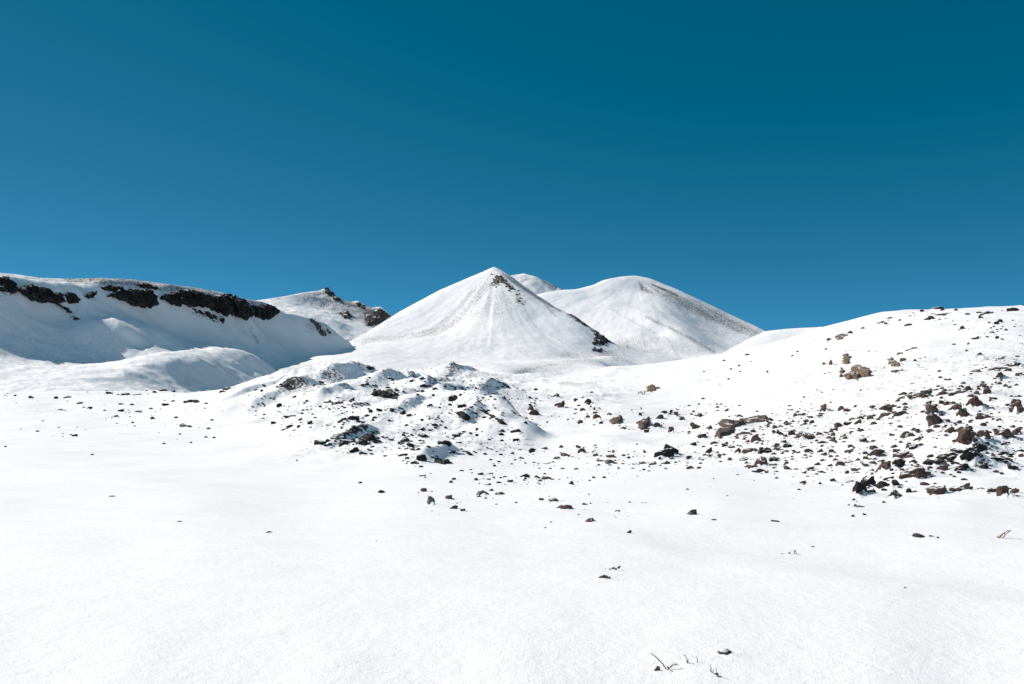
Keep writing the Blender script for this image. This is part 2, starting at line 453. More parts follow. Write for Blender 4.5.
def mountain(name, lines, points, sky_idx, mat, extent, edge, noise, masks, label, back=(0.10, 0.055), seed=1, ribs=(), loose=0.02, summit=None, flute=0.0):
    """a relief fitted smoothly through ridge, break and foot lines given as (px, py, distance); the far side falls away behind the crest line"""
    P, lam = [], []
    for li, ln in enumerate(lines):
        crest = li in sky_idx
        for p in dense(ln, 7 if crest else 14):
            P.append(world_at(*p))
            lam.append(0.0004 if crest else loose * 0.35)
            if crest:
                q = P[-1]
                for f in (0.5, 1.0):
                    g = 1 + back[0] * f
                    P.append(np.array([q[0] * g, q[1] * g, q[2] - back[1] * (f if f == 1.0 else 0.62) * p[2]]))
                    lam.append(0.001 if f == 0.5 else loose)
    for p in points:
        P.append(world_at(*p))
        lam.append(loose)
    P = np.array(P)
    U = P[:, :2] / 100.0
    K = tps_k(((U[:, None] - U[None]) ** 2).sum(-1)) + np.diag(lam)
    Q = np.c_[np.ones(len(U)), U]
    W = np.linalg.solve(np.block([[K, Q], [Q.T, np.zeros((3, 3))]]), np.r_[P[:, 2], np.zeros(3)])
    x0, x1, d0, d1 = extent
    gx = np.linspace(x0, x1, int((x1 - x0) / 1.25))
    gy = np.exp(np.linspace(math.log(d0), math.log(d1), 330))
    PX, DD = np.meshgrid(gx, gy)
    X, Y = ((PX - HX) / FPX * DD).ravel(), DD.ravel()
    u = np.stack([X, Y], -1) / 100.0
    Z = np.empty(len(u))
    for k in range(0, len(u), 40000):
        v = u[k:k + 40000]
        Z[k:k + 40000] = tps_k(((v[:, None] - U[None]) ** 2).sum(-1)) @ W[:-3] + W[-3] + v @ W[-2:]
    pxg = PX.ravel()
    top = np.full(len(Z), 1e9)                   # nothing behind a crest stands above it
    for si in sky_idx:
        c = np.array(sorted((p[0], p[1]) for p in lines[si]))
        lim = EYE - (np.interp(pxg, c[:, 0], c[:, 1]) - 0.3 - HY) / FPX * Y
        inside = (pxg >= c[0, 0]) & (pxg <= c[-1, 0])
        top = np.where(inside, np.minimum(top, lim), top)
    Z = np.minimum(Z, top)
    e = np.maximum(1 - sstep(x0, x0 + edge[0], pxg), sstep(x1 - edge[1], x1, pxg))
    e = np.maximum(e, np.maximum(1 - sstep(d0, d0 + edge[2], Y), sstep(d1 - edge[3], d1, Y)))
    Z = Z - e * 70
    V = np.stack([X, Y, Z], -1)
    for (wl_, amp, octv, rid) in noise:
        V[:, 2] += amp * fbm(np.stack([X / wl_, Y / wl_, 0 * X + seed * 3.7], -1), octv, seed * 13 + int(wl_), 0.5, rid)
    streak = None
    if summit:                                   # gullies and wind streaks running straight down from the top
        c = world_at(*summit)
        th = np.arctan2(X - c[0], Y - c[1])
        rr = np.hypot(X - c[0], Y - c[1])
        Qs = np.stack([th * 9, rr * 0.006, 0 * th], -1)
        streak = fbm(Qs, 5, seed + 60, 0.7)
        V[:, 2] += flute * fbm(Qs * np.array([0.7, 1, 1]), 4, seed + 80, 0.55, True) * sstep(15, 90, rr) * (1 - sstep(250, 420, rr))
    V[:, 2] = np.minimum(V[:, 2], top + 0.25 * noise[0][1])
    py = HY - FPX * (V[:, 2] - EYE) / Y
    for ln, wd, h in ribs:
        V[:, 2] += h * np.exp(-(line_dist(pxg, py, ln) / wd) ** 2) * sstep(ln[0][1] + 6, ln[0][1] + 48, py) * (1 - sstep(ln[-1][1] - 22, ln[-1][1] - 2, py))
    py = HY - FPX * (V[:, 2] - EYE) / Y
    dens = np.zeros(len(V))
    for kind, geom, wd, s in masks:
        if kind == 'p':
            m = sstep(-wd, wd, poly_sd(pxg, py, geom))
        else:
            m = np.exp(-(line_dist(pxg, py, geom) / wd) ** 2)
        dens = np.maximum(dens, s * m)
    if streak is not None:
        dens = np.clip(dens * (1 + 0.75 * streak), 0, 1)
    nr, nc = PX.shape
    I = np.arange(nr * nc).reshape(nr, nc)
    quads = np.stack([I[:-1, :-1], I[:-1, 1:], I[1:, 1:], I[1:, :-1]], -1).reshape(-1, 4)
    o = mesh_from(name, V, quads, mat, True, dens)
    return tag(o, label, None, None, 'structure')

ridge = mountain("ridge", [
    [(-260, 262, 405), (-120, 266, 425), (-40, 270, 450), (0, 273, 464), (40, 279, 486), (70, 280, 505), (100, 279, 526), (130, 280, 547), (160, 284, 572), (200, 289, 605), (240, 297, 640), (268, 304, 668), (285, 313, 695), (305, 318, 735), (325, 324, 775), (346, 341, 800)],
    [(-260, 269, 385), (-40, 276, 430), (0, 279, 446), (40, 284, 468), (100, 283, 508), (160, 288, 553), (200, 292, 588), (240, 299.5, 625)],
    [(-260, 276, 360), (-40, 282, 408), (15, 287, 430), (40, 288, 446), (80, 292, 468), (100, 287, 485), (130, 289, 505), (160, 292, 530), (200, 295, 565), (240, 302, 605), (262, 307, 640)],
    [(-260, 294, 354), (-40, 294, 401), (0, 295, 419), (30, 301, 436), (60, 305, 454), (90, 300, 472), (130, 306, 498), (158, 309, 524), (200, 312, 560), (235, 319, 596), (265, 321, 636), (282, 315, 662)],
    [(-260, 360, 300), (-60, 360, 338), (0, 360, 364), (50, 365, 386), (100, 365, 412), (120, 361, 428), (142, 350, 452), (165, 345, 474), (190, 343, 498), (215, 344, 515), (243, 351, 533), (263, 360, 556), (300, 359, 622), (330, 353, 702), (348, 347, 782)],
    [(-260, 388, 262), (0, 387, 286), (70, 382, 303), (130, 373, 334), (200, 363, 394), (245, 353, 455), (257, 358, 486)],
    [(160, 373.5, 357), (200, 369, 389), (243, 358.5, 451)],
    [(-260, 400, 250), (0, 398, 268), (80, 398, 268), (150, 394, 302), (185, 392, 352), (225, 378, 402), (250, 367, 446), (263, 368, 500)],
], [(-260, 440, 235), (0, 440, 240), (150, 430, 262), (260, 410, 330), (300, 400, 500), (350, 375, 700),
    (70, 368, 366), (30, 372, 340), (130, 364, 398), (160, 355, 430), (190, 353, 450), (215, 352, 470), (100, 374, 345),
    # ribs and gullies on the scree
    (100, 318, 458), (120, 330, 455), (145, 345, 452), (85, 325, 446), (128, 318, 480), (160, 334, 478),
    ], [0], m_mount, (-270, 372, 238, 900), (5, 12, 8, 60), [(45, 2.0, 4, False), (18, 1.3, 4, True), (6, 0.4, 4, False)],
    [('p', ((55, 276), (150, 277), (200, 285), (272, 299), (265, 306), (200, 296), (160, 291), (100, 285), (70, 284)), 2.5, 0.60),
     ('p', ((300, 322), (325, 322), (340, 335), (325, 338), (310, 332)), 4, 0.40),
     ('p', ((0, 283), (20, 285), (30, 295), (0, 297)), 4, 0.5),
     ('l', ((60, 305), (75, 318)), 4, 0.45), ('l', ((195, 312), (222, 322)), 4, 0.5), ('l', ((250, 328), (258, 342)), 2.5, 0.4),
     ('p', ((0, 330), (120, 330), (120, 362), (0, 362)), 8, 0.14),
     ('l', ((75, 281), (30, 279)), 4, 0.28), ('l', ((0, 395), (80, 394), (150, 391)), 2, 0.4)],
    "shaded snow ridge with a dark cliff band under its crest", seed=2, ribs=[(((90, 296), (118, 324), (162, 356)), 4.5, 3.2), (((126, 300), (150, 325), (190, 350)), 5, 1.8), (((20, 310), (40, 330), (50, 350)), 12, 2.0), (((200, 322), (220, 345)), 8, 1.5)], loose=0.004)

far_peak = mountain("mountain", [
    [(236, 304, 960), (262, 300.5, 1000), (285, 297, 1020), (305, 293, 1035), (318, 291.5, 1045), (326, 288.5, 1050), (331, 293, 1046), (341, 299, 1040), (350, 302.5, 1040), (358, 301, 1045), (364, 304, 1042), (373, 308, 1040), (381, 307.5, 1040), (391, 316, 1030), (430, 335, 1020)],
    [(262, 305, 930), (282, 302, 960), (305, 303, 985), (322, 309, 985), (340, 316, 975), (352, 321, 970), (372, 325, 985), (390, 326, 1000)],
], [(262, 318, 850), (290, 312, 880), (315, 316, 885), (335, 322, 880), (350, 333, 870), (372, 337, 880), (400, 345, 900),
    (250, 360, 760), (300, 360, 780), (345, 365, 790), (420, 370, 840)], [0], m_mount, (225, 450, 740, 1190), (10, 15, 20, 60), [(40, 2.5, 5, True), (10, 1.2, 4, False)],
    [('p', ((290, 296), (326, 288), (345, 300), (360, 301), (390, 312), (395, 322), (372, 326), (345, 320), (318, 307)), 5, 0.50),
     ('p', ((326, 288), (345, 299), (372, 306), (390, 314), (386, 320), (360, 312), (338, 303)), 3, 0.70),
     ('p', ((362, 312), (378, 308), (392, 316), (380, 325), (366, 326)), 2, 0.80), ('l', ((340, 313), (352, 319)), 4, 0.6),
     ('l', ((275, 303), (310, 305), (340, 310)), 3, 0.25), ('l', ((326, 288), (334, 295)), 2.5, 0.75)],
    "distant rocky snow peak standing behind the left ridge", back=(0.12, 0.08), seed=5)

back_peak = mountain("mountain", [
    [(480, 290, 1290), (500, 280, 1300), (512, 276, 1300), (524, 274, 1305), (535, 277, 1300), (548, 283, 1290), (562, 290, 1285), (590, 300, 1285)],
    [(500, 300, 1230), (520, 295, 1225), (545, 300, 1220), (570, 310, 1220)]],
    [(480, 330, 1180), (530, 330, 1150), (590, 335, 1160)], [0], m_mount, (475, 600, 1180, 1450), (20, 10, 20, 60), [(30, 3.0, 5, True), (9, 0.8, 3, False)],
    [('l', ((516, 278), (532, 280), (538, 284)), 4, 0.34), ('l', ((545, 282), (566, 291)), 2.2, 0.6)],
    "small snow summit showing between the two volcanic cones", seed=7)

cone_b = mountain("mountain", [
    [(520, 300, 1160), (545, 293, 1155), (566, 290, 1152), (578, 289, 1156), (592, 285.5, 1165), (602, 281, 1172), (612, 278.5, 1178), (624, 276, 1182), (637, 276, 1182), (650, 279, 1182), (660, 283, 1180), (675, 289, 1178), (690, 296, 1175), (720, 310, 1162), (750, 324, 1148), (770, 334, 1138), (800, 347, 1115)],
    [(638, 278, 1176), (642, 287, 1150), (650, 296, 1110), (668, 312, 1060), (695, 330, 1010), (730, 352, 960)],
    [(607, 305, 1075), (618, 312, 1050), (640, 322, 1010), (656, 334, 975)],
    [(640, 312, 1040), (655, 320, 1005), (690, 338, 955), (714, 353, 920)],
    [(590, 346, 890), (604, 348, 868), (618, 351, 852), (635, 353.5, 846), (655, 356, 850), (690, 358.5, 860)],
    [(560, 318, 1060), (600, 335, 985), (640, 348, 920), (680, 356, 890), (720, 360, 870), (770, 354, 930), (810, 352, 1000)],
], [(590, 300, 1110), (620, 296, 1120), (630, 305, 1080), (600, 318, 1040), (660, 330, 985), (640, 335, 960), (625, 340, 940), (668, 345, 925), (700, 350, 910),
    (700, 320, 1075), (730, 335, 1050), (740, 345, 990), (560, 385, 800), (650, 390, 760), (730, 390, 780), (820, 385, 860), (520, 350, 1000)],
    [0], m_mount, (505, 840, 760, 1340), (15, 20, 20, 60), [(70, 2.2, 4, False), (16, 0.7, 4, False)],
    [('p', ((637, 279), (652, 282), (690, 298), (768, 333), (772, 342), (735, 332), (690, 314), (655, 298)), 6, 0.54),
     ('p', ((638, 280), (648, 288), (662, 297), (648, 294), (639, 290)), 3, 0.78), ('l', ((652, 285), (668, 291), (678, 296)), 1.8, 0.75),
     ('p', ((655, 296), (760, 336), (740, 348), (690, 330)), 10, 0.25),
     ('l', ((612, 309), (622, 316), (655, 333)), 1.8, 0.42), ('l', ((646, 317), (672, 329), (690, 338), (714, 352)), 2.4, 0.52),
     ('p', ((615, 335), (655, 332), (705, 350), (690, 358), (630, 358), (600, 356)), 6, 0.30), ('l', ((627, 346), (632, 358)), 3, 0.5), ('p', ((640, 340), (660, 336), (664, 346), (645, 350)), 3, 0.42)],
    "broad snow cone with a rounded top and a long grey flank", seed=3, summit=(637, 276, 1182), flute=0.55)

cone_a = mountain("mountain", [
    [(300, 360, 950), (322, 354, 965), (345, 345, 980), (358, 338, 988), (370, 331, 995), (400, 312, 1008), (440, 290.5, 1010), (468, 278.5, 1006), (484, 271.5, 1003), (494, 267, 1000), (503, 271, 996)],
    [(494, 267, 1000), (484, 279, 974), (470, 292, 946), (455, 315, 898), (435, 329, 867), (400, 337, 838), (362, 341, 813)],
    [(503, 271, 993), (516, 280, 980), (530, 290, 963), (545, 301, 939), (561, 311, 912)],
    [(498, 273, 974), (510, 284, 949), (526, 302, 901), (540, 318, 872)],
    [(561, 311, 912), (575, 317, 891), (598, 334, 854), (612, 345, 838), (640, 353, 848), (680, 357.5, 862), (720, 364, 880)],
    [(255, 373, 520), (300, 361, 580), (322, 356, 640), (345, 352, 700)],
    [(360, 352, 592), (400, 358, 626), (430, 362, 660), (470, 364, 660), (520, 362, 660), (560, 360, 686), (590, 358, 745), (612, 356, 796)],
    [(480, 377, 440), (515, 371, 520), (545, 366, 580), (580, 361, 650), (612, 356, 740)],
], [(480, 300, 915), (490, 320, 856), (500, 340, 779), (530, 340, 788), (450, 340, 779), (420, 345, 745), (470, 350, 725), (560, 335, 830), (580, 340, 816), (550, 350, 745),
    (600, 342, 838), (540, 306, 1015), (570, 326, 974), (592, 341, 930), (612, 348, 885), (700, 366, 840), (520, 293, 1022),
    (255, 400, 420), (330, 385, 440), (400, 390, 450), (480, 395, 470), (560, 392, 520), (620, 374, 690), (650, 374, 720), (330, 368, 520), (390, 370, 500), (440, 372, 520), (540, 378, 430), (590, 372, 540)],
    [0], m_mount, (235, 745, 420, 1130), (10, 50, 20, 60), [(60, 1.6, 4, False), (15, 0.7, 4, False)],
    [('p', ((489, 274), (500, 279), (492, 290), (474, 306), (458, 326), (436, 337), (398, 341), (360, 345), (362, 340), (400, 334), (436, 326), (456, 306), (470, 290)), 3, 0.42),
     ('p', ((490, 277), (502, 276), (516, 288), (528, 300), (526, 305), (515, 303), (515, 292), (500, 283)), 2.5, 0.62),
     ('p', ((486, 282), (500, 280), (502, 286), (490, 288)), 2, 0.55),
     ('p', ((470, 296), (500, 285), (530, 306), (500, 320), (465, 320)), 8, 0.30),
     ('l', ((502, 274), (520, 286), (545, 302), (560, 310)), 2.5, 0.55), ('l', ((530, 290), (545, 304), (555, 316)), 1.5, 0.45),
     ('l', ((568, 314), (582, 322), (598, 333)), 2.0, 0.65),
     ('l', ((515, 373), (545, 366), (580, 360), (612, 352)), 4, 0.42), ('p', ((545, 352), (620, 346), (650, 362), (515, 376)), 6, 0.34),
     ('p', ((270, 366), (330, 362), (350, 372), (280, 378)), 5, 0.30), ('l', ((365, 340), (405, 337)), 4, 0.33)],
    "steep pointed snow cone with brown rock below its summit", seed=4, summit=(494, 267, 1000), flute=0.9)

far_hill = mountain("hill", [
    [(690, 366, 620), (722, 354, 625), (745, 341, 630), (758, 334.5, 631), (765, 331.5, 632), (790, 329, 636), (820, 327, 640), (850, 328, 640), (920, 336, 640), (1100, 330, 640)],
    [(700, 362, 520), (770, 356, 520), (850, 356, 520), (950, 360, 520), (1100, 360, 520)]],
    [(700, 400, 420), (900, 400, 420), (1100, 400, 420), (800, 341, 590), (780, 348, 560)], [0], m_mount, (690, 1120, 425, 730), (15, 10, 10, 40), [(40, 1.2, 4, False)],
    [('l', ((772, 345), (800, 342)), 2, 0.3)], "low white snow hill far behind the right slope", seed=9)
bpy.context.view_layer.update()

m_ledge_black = rock_material("black_ledge", ((0.016, 0.014, 0.014, 1), (0.045, 0.037, 0.035, 1), (0.028, 0.022, 0.02, 1)), 1.08, bump=0.15, scale=1.6, per_object=False)

# ------------------------------------------------------------------ bare rock standing out of the slopes
def first_hit(px, py, objs):
    best = None
    d = ray_dir(px, py)
    for o in objs:
        ok, loc, nor, idx = o.ray_cast(Vector((0, 0, EYE)), d)
        if ok and (best is None or loc.y < best[0].y):
            best = (loc.copy(), nor.copy(), o)
    return best

def outcrop(poly, base, mat, amp, name='rock_outcrop', label='', cat='rock outcrop', group=None, freq=0.12, step=0.6, rough=1.0, edge=2.5, seed=0, sink=0.35, gapped=0.0, face=False):
    """craggy rock grown out of the relief inside an outline; its rim dives under the snow"""
    pl = np.array(poly, float)
    xs = np.arange(pl[:, 0].min() - 2, pl[:, 0].max() + 2, step)
    ys = np.arange(pl[:, 1].min() - 2, pl[:, 1].max() + 2, step)
    PXg, PYg = np.meshgrid(xs, ys)
    sdv = poly_sd(PXg, PYg, poly)
    H = np.full(PXg.shape + (3,), np.nan)
    Nn = np.zeros(PXg.shape + (3,))
    for i in range(len(ys)):
        for j in range(len(xs)):
            if sdv[i, j] > -2.0:
                h = first_hit(xs[j], ys[i], [base])
                if h:
                    H[i, j] = h[0]
                    Nn[i, j] = h[1]
    ok = ~np.isnan(H[..., 0])
    P = np.where(ok[..., None], H, 0).reshape(-1, 3)
    nz = fbm(P * freq, 5, seed + 100, 0.6).reshape(PXg.shape)
    rd = fbm(P * freq * np.array([1.6, 1.6, 0.5]), 5, seed + 140, 0.6, True).reshape(PXg.shape)
    body = np.clip((sdv + 1.6 * nz * edge) / edge, -1.0, 1.3)
    off = amp * (0.55 * body + rough * (0.55 * rd + 0.45 * nz) * np.clip(body + 0.3, 0, 1) - sink - gapped * np.clip(0.5 - nz, 0, 1))
    out = Nn + np.array([0.0, -0.55, 0.1])
    if face:                                     # cliffs stand forward of the slope and do not tower above it
        out[..., 2] *= 0.1
    out /= np.linalg.norm(out, axis=-1, keepdims=True) + 1e-9
    W = H + out * off[..., None]
    D = H[..., 1]
    keep = ok[:-1, :-1] & ok[1:, :-1] & ok[:-1, 1:] & ok[1:, 1:]
    mxo = np.maximum(np.maximum(off[:-1, :-1], off[1:, :-1]), np.maximum(off[:-1, 1:], off[1:, 1:]))
    keep &= mxo > -6.0 * amp                     # pieces stay joined under the snow
    dj = np.nanmax(np.stack([D[:-1, :-1], D[1:, :-1], D[:-1, 1:], D[1:, 1:]]), 0) - np.nanmin(np.stack([D[:-1, :-1], D[1:, :-1], D[:-1, 1:], D[1:, 1:]]), 0)
    keep &= dj < 0.2 * np.nan_to_num(D[:-1, :-1])
    I = np.arange(PXg.size).reshape(PXg.shape)
    q = np.stack([I[:-1, :-1], I[1:, :-1], I[1:, 1:], I[:-1, 1:]], -1)[keep]
    if len(q) == 0:
        return None
    used, inv = np.unique(q, return_inverse=True)
    V = W.reshape(-1, 3)[used]
    o = mesh_from(name, V, inv.reshape(q.shape), mat, True)
    return tag(o, label, cat, group)

CL = "dark cliffs along the ridge crest"
outcrop(((-30, 262), (0, 276), (8, 276), (16, 283), (19, 290), (12, 293), (0, 290), (-30, 284)), ridge, m_cliff, 4, 'cliff', "dark cliff cut by the left edge of the view, first in the ridge band", 'cliff', CL, seed=1, freq=0.2, gapped=0.25, face=True, rough=1.5)
outcrop(((15, 291), (24, 285), (32, 283), (40, 288), (52, 288), (64, 295), (67, 302), (58, 304), (46, 304), (36, 303), (26, 297)), ridge, m_cliff, 5.6, 'cliff', "solid black cliff near the left end of the ridge, with loose rocks below it", 'cliff', CL, seed=2, freq=0.2, edge=2.0, sink=0.15, face=True, rough=1.5)
outcrop(((64, 296), (70, 291), (76, 294), (81, 300), (78, 303), (68, 303)), ridge, m_cliff, 3.2, 'cliff', "small dark cliff joined to the end of the solid black one", 'cliff', CL, seed=3, freq=0.2, edge=1.8, sink=0.2, face=True, rough=1.5)
outcrop(((84, 295), (91, 290), (98, 290), (100, 295), (95, 297), (88, 299)), ridge, m_cliff, 3.2, 'cliff', "small separate dark cliff alone in the snow gap of the ridge band", 'cliff', CL, seed=4, freq=0.2, edge=1.6, sink=0.2, face=True, rough=1.5)
outcrop(((99, 288), (108, 285), (124, 287), (122, 291), (108, 291)), ridge, m_cliff, 3.2, 'cliff', "thin dark rock strip lying above the upper left corner of the middle cliff", 'cliff', CL, seed=5, freq=0.2, edge=1.4, sink=0.15, face=True, rough=1.5)
outcrop(((108, 296), (116, 290), (130, 288), (146, 289), (155, 295), (158, 304), (150, 309), (138, 307), (124, 302)), ridge, m_cliff, 5.6, 'cliff', "wide blocky dark cliff in the middle of the ridge band", 'cliff', CL, seed=6, freq=0.2, edge=2.0, sink=0.12, face=True, rough=1.5)
outcrop(((133, 285), (145, 282), (160, 286), (157, 289), (140, 288)), ridge, m_cliff, 3.2, 'cliff', "thin dark rock strip right above the wide blocky middle cliff", 'cliff', CL, seed=7, freq=0.2, edge=1.4, sink=0.15, face=True, rough=1.5)
outcrop(((158, 299), (166, 295), (178, 291), (190, 289), (200, 293), (214, 296), (226, 294), (240, 299), (252, 304), (254, 315), (246, 320), (236, 317), (222, 315), (206, 308), (188, 306), (170, 305)), ridge, m_cliff, 6.4, 'cliff', "longest dark cliff of the ridge band, streaked with brown and ragged below", 'cliff', CL, seed=8, freq=0.2, edge=2.2, sink=0.12, face=True, rough=1.5)
outcrop(((252, 306), (262, 303), (272, 307), (279, 312), (274, 317), (262, 321), (254, 317)), ridge, m_cliff, 4.8, 'cliff', "dark cliff ending the ridge band at its right tip", 'cliff', CL, seed=9, freq=0.2, edge=1.8, sink=0.12, face=True, rough=1.5)
outcrop(((54, 303), (62, 304), (73, 312), (80, 319), (74, 320), (64, 311)), ridge, m_cliff, 2.4, 'rock_outcrop', "broken rocks spilling down the snow under the solid black cliff", 'rock outcrop', None, seed=10, edge=1.6, gapped=0.9, freq=0.25, face=True, rough=1.5)
outcrop(((190, 307), (206, 309), (226, 318), (224, 325), (206, 317), (196, 313)), ridge, m_cliff, 2.4, 'rock_outcrop', "scattered brown rocks on snow just under the longest cliff", 'rock outcrop', None, seed=11, edge=1.6, gapped=0.8, freq=0.25, face=True, rough=1.5)
outcrop(((308, 318), (316, 319), (328, 329), (334, 334), (322, 337), (314, 328)), ridge, m_ledge, 3, 'rock_outcrop', "grey brown rock patch low on the snow between ridge and distant peak", 'rock outcrop', None, seed=12, edge=2.0, gapped=0.9, freq=0.2)
# the distant rocky peak and the cones
CR = "crags on the distant rocky peak"
outcrop(((324, 288), (329, 288), (334, 294), (341, 300), (337, 302), (330, 296), (325, 293)), far_peak, m_crag, 3.6, 'crag', "dark summit crag topping the distant rocky peak", 'crag', CR, seed=13, edge=1.5, sink=0.05)
outcrop(((338, 311), (346, 311), (352, 316), (350, 321), (344, 320), (340, 316)), far_peak, m_crag, 3.6, 'crag', "small dark crag halfway down the right side of the distant peak", 'crag', CR, seed=14, edge=1.6, gapped=0.3)
outcrop(((354, 302), (360, 301), (366, 305), (364, 310), (357, 308)), far_peak, m_crag, 3, 'crag', "snow streaked crag on the saddle right of the distant summit", 'crag', CR, seed=15, edge=1.6, gapped=0.5)
outcrop(((364, 318), (372, 313), (380, 308), (386, 311), (391, 317), (382, 322), (372, 326), (366, 326)), far_peak, m_crag, 3.6, 'crag', "black crag where the distant peak meets the flank of the pointed cone", 'crag', CR, seed=16, edge=1.6, gapped=0.1, sink=0.1)
RO = "rock showing on the volcanic cones"
outcrop(((489, 273), (498, 274), (507, 280), (516, 288), (527, 299), (526, 304), (517, 303), (513, 294), (503, 285), (494, 279)), cone_a, m_ledge, 2.6, 'rock_outcrop', "reddish brown rock rib running down from the pointed cone's summit", 'rock outcrop', RO, seed=17, edge=1.8, gapped=0.8, freq=0.22)
outcrop(((490, 279), (499, 278), (500, 285), (494, 289), (489, 286)), cone_a, m_ledge, 2.2, 'rock_outcrop', "small brown patch beside the top of the summit rib", 'rock outcrop', RO, seed=18, edge=1.6, gapped=0.8, freq=0.22)
outcrop(((592, 330), (599, 328), (608, 331), (616, 338), (614, 344), (606, 345), (602, 352), (592, 352), (588, 348), (594, 340)), cone_a, m_crag, 3.4, 'rock_outcrop', "blue grey snow streaked crag at the foot of the pointed cone's right ridge", 'rock outcrop', RO, seed=19, edge=1.6, gapped=0.6, freq=0.10)
outcrop(((567, 312), (575, 315), (590, 326), (598, 333), (592, 331), (578, 322)), cone_a, m_ledge, 1.6, 'rock_outcrop', "thin dark rock line along the pointed cone's right ridge", 'rock outcrop', RO, seed=20, edge=1.2, gapped=0.5, sink=0.15)
# right slope: tan and brown ledges
LG = "rock ledges on the right slope"
outcrop(((838, 366), (843, 364), (845, 372), (851, 371), (850, 365), (858, 364), (866, 367), (873, 373), (868, 377), (860, 377), (858, 381), (848, 381), (843, 377), (839, 379)), ground, M_ROCK['t'], 0.418, 'rock_outcrop', "biggest tan rock clump on the smooth upper right slope", 'rock outcrop', LG, seed=21, edge=1.7, gapped=0.35, freq=0.7, step=0.4)
outcrop(((842, 357), (847, 353), (851, 358), (849, 366), (844, 366), (841, 361)), ground, M_ROCK['t'], 0.304, 'rock_outcrop', "small tan rock group just above the biggest tan clump", 'rock outcrop', LG, seed=22, edge=1.5, gapped=0.4, freq=0.8, step=0.4)
outcrop(((886, 359), (892, 357), (895, 361), (900, 362), (900, 367), (891, 367), (887, 364)), ground, M_ROCK['t'], 0.342, 'rock_outcrop', "second tan rock clump, right of the biggest one, beside a ring of snow", 'rock outcrop', LG, seed=23, edge=1.5, gapped=0.35, freq=0.8, step=0.4)
outcrop(((834, 337), (838, 334), (846, 333), (848, 335), (842, 339), (836, 340)), ground, m_ledge, 0.2, 'rock_outcrop', "dark oval rock lump near the left end of the right hill's skyline", 'rock outcrop', LG, seed=24, edge=1.4, freq=0.8, step=0.4, sink=0.15)
outcrop(((646, 387), (652, 384), (660, 386), (662, 390), (654, 393), (647, 392)), ground, M_ROCK['t'], 0.304, 'rock_outcrop', "lone tan rock clump in the middle of the smooth white slope", 'rock outcrop', LG, seed=25, edge=1.5, gapped=0.4, freq=0.8, step=0.4)
outcrop(((714, 436), (717, 428), (721, 422), (727, 421), (734, 423), (740, 419), (750, 418), (766, 417), (768, 420), (756, 423), (744, 424), (735, 430), (728, 435), (720, 440)), ground, m_ledge, 0.2, 'rock_outcrop', "long curved brown ledge in the middle stone band, thick at its left end", 'rock outcrop', LG, seed=26, edge=2.0, freq=0.7, step=0.4, sink=0.05)
outcrop(((636, 424), (644, 420), (649, 418), (650, 426), (644, 430), (638, 428)), ground, m_ledge, 0.266, 'rock_outcrop', "small brown ledge left of the long curved one, with a pointed top", 'rock outcrop', LG, seed=27, edge=1.6, freq=0.8, step=0.4, sink=0.1)
outcrop(((609, 421), (614, 419), (620, 416), (624, 419), (620, 425), (612, 424)), ground, m_ledge, 0.266, 'rock_outcrop', "jagged brown ledge at the left end of the middle stone band", 'rock outcrop', LG, seed=28, edge=1.5, freq=0.8, step=0.4, sink=0.1, gapped=0.2)
HM = "black lava ledges on the snowy hummocks"
outcrop(((363, 368), (366, 364), (372, 364), (375, 368), (370, 370)), ground, m_ledge_black, 0.342, 'rock_outcrop', "black crag crowning the shaded snow mound in the middle", 'rock outcrop', HM, seed=31, edge=1.3, freq=0.7, step=0.4, sink=0.1)
outcrop(((320, 403), (330, 399), (344, 401), (347, 406), (338, 408), (330, 405)), ground, m_ledge_black, 0.304, 'rock_outcrop', "snow streaked black ledge left of the mound's foot", 'rock outcrop', HM, seed=32, edge=1.6, gapped=0.5, freq=0.8, step=0.4)
outcrop(((368, 393), (375, 389), (383, 390), (392, 389), (401, 395), (398, 402), (386, 398), (374, 398)), ground, m_ledge_black, 0.342, 'rock_outcrop', "snow streaked black ledge on the hummock below the crowned mound", 'rock outcrop', HM, seed=33, edge=1.8, gapped=0.55, freq=0.8, step=0.4)
outcrop(((476, 409), (484, 410), (494, 415), (504, 421), (507, 425), (500, 424), (488, 416)), ground, m_ledge_black, 0.228, 'rock_outcrop', "thin black crest line along the right edge of the hummocks", 'rock outcrop', HM, seed=34, edge=1.3, gapped=0.3, freq=0.9, step=0.4)
outcrop(((452, 412), (462, 412), (470, 416), (472, 420), (464, 420), (458, 415)), ground, m_ledge_black, 0.228, 'rock_outcrop', "black slanting ledge on the hummock crest, left of the thin crest line", 'rock outcrop', HM, seed=35, edge=1.4, freq=0.9, step=0.4, sink=0.15)
outcrop(((430, 456), (438, 455), (446, 462), (452, 464), (444, 466), (434, 463)), ground, m_ledge_black, 0.19, 'rock_outcrop', "black slab at the foot of the hummocks with snow on its right side", 'rock outcrop', HM, seed=36, edge=1.4, gapped=0.25, freq=1.2, step=0.4)

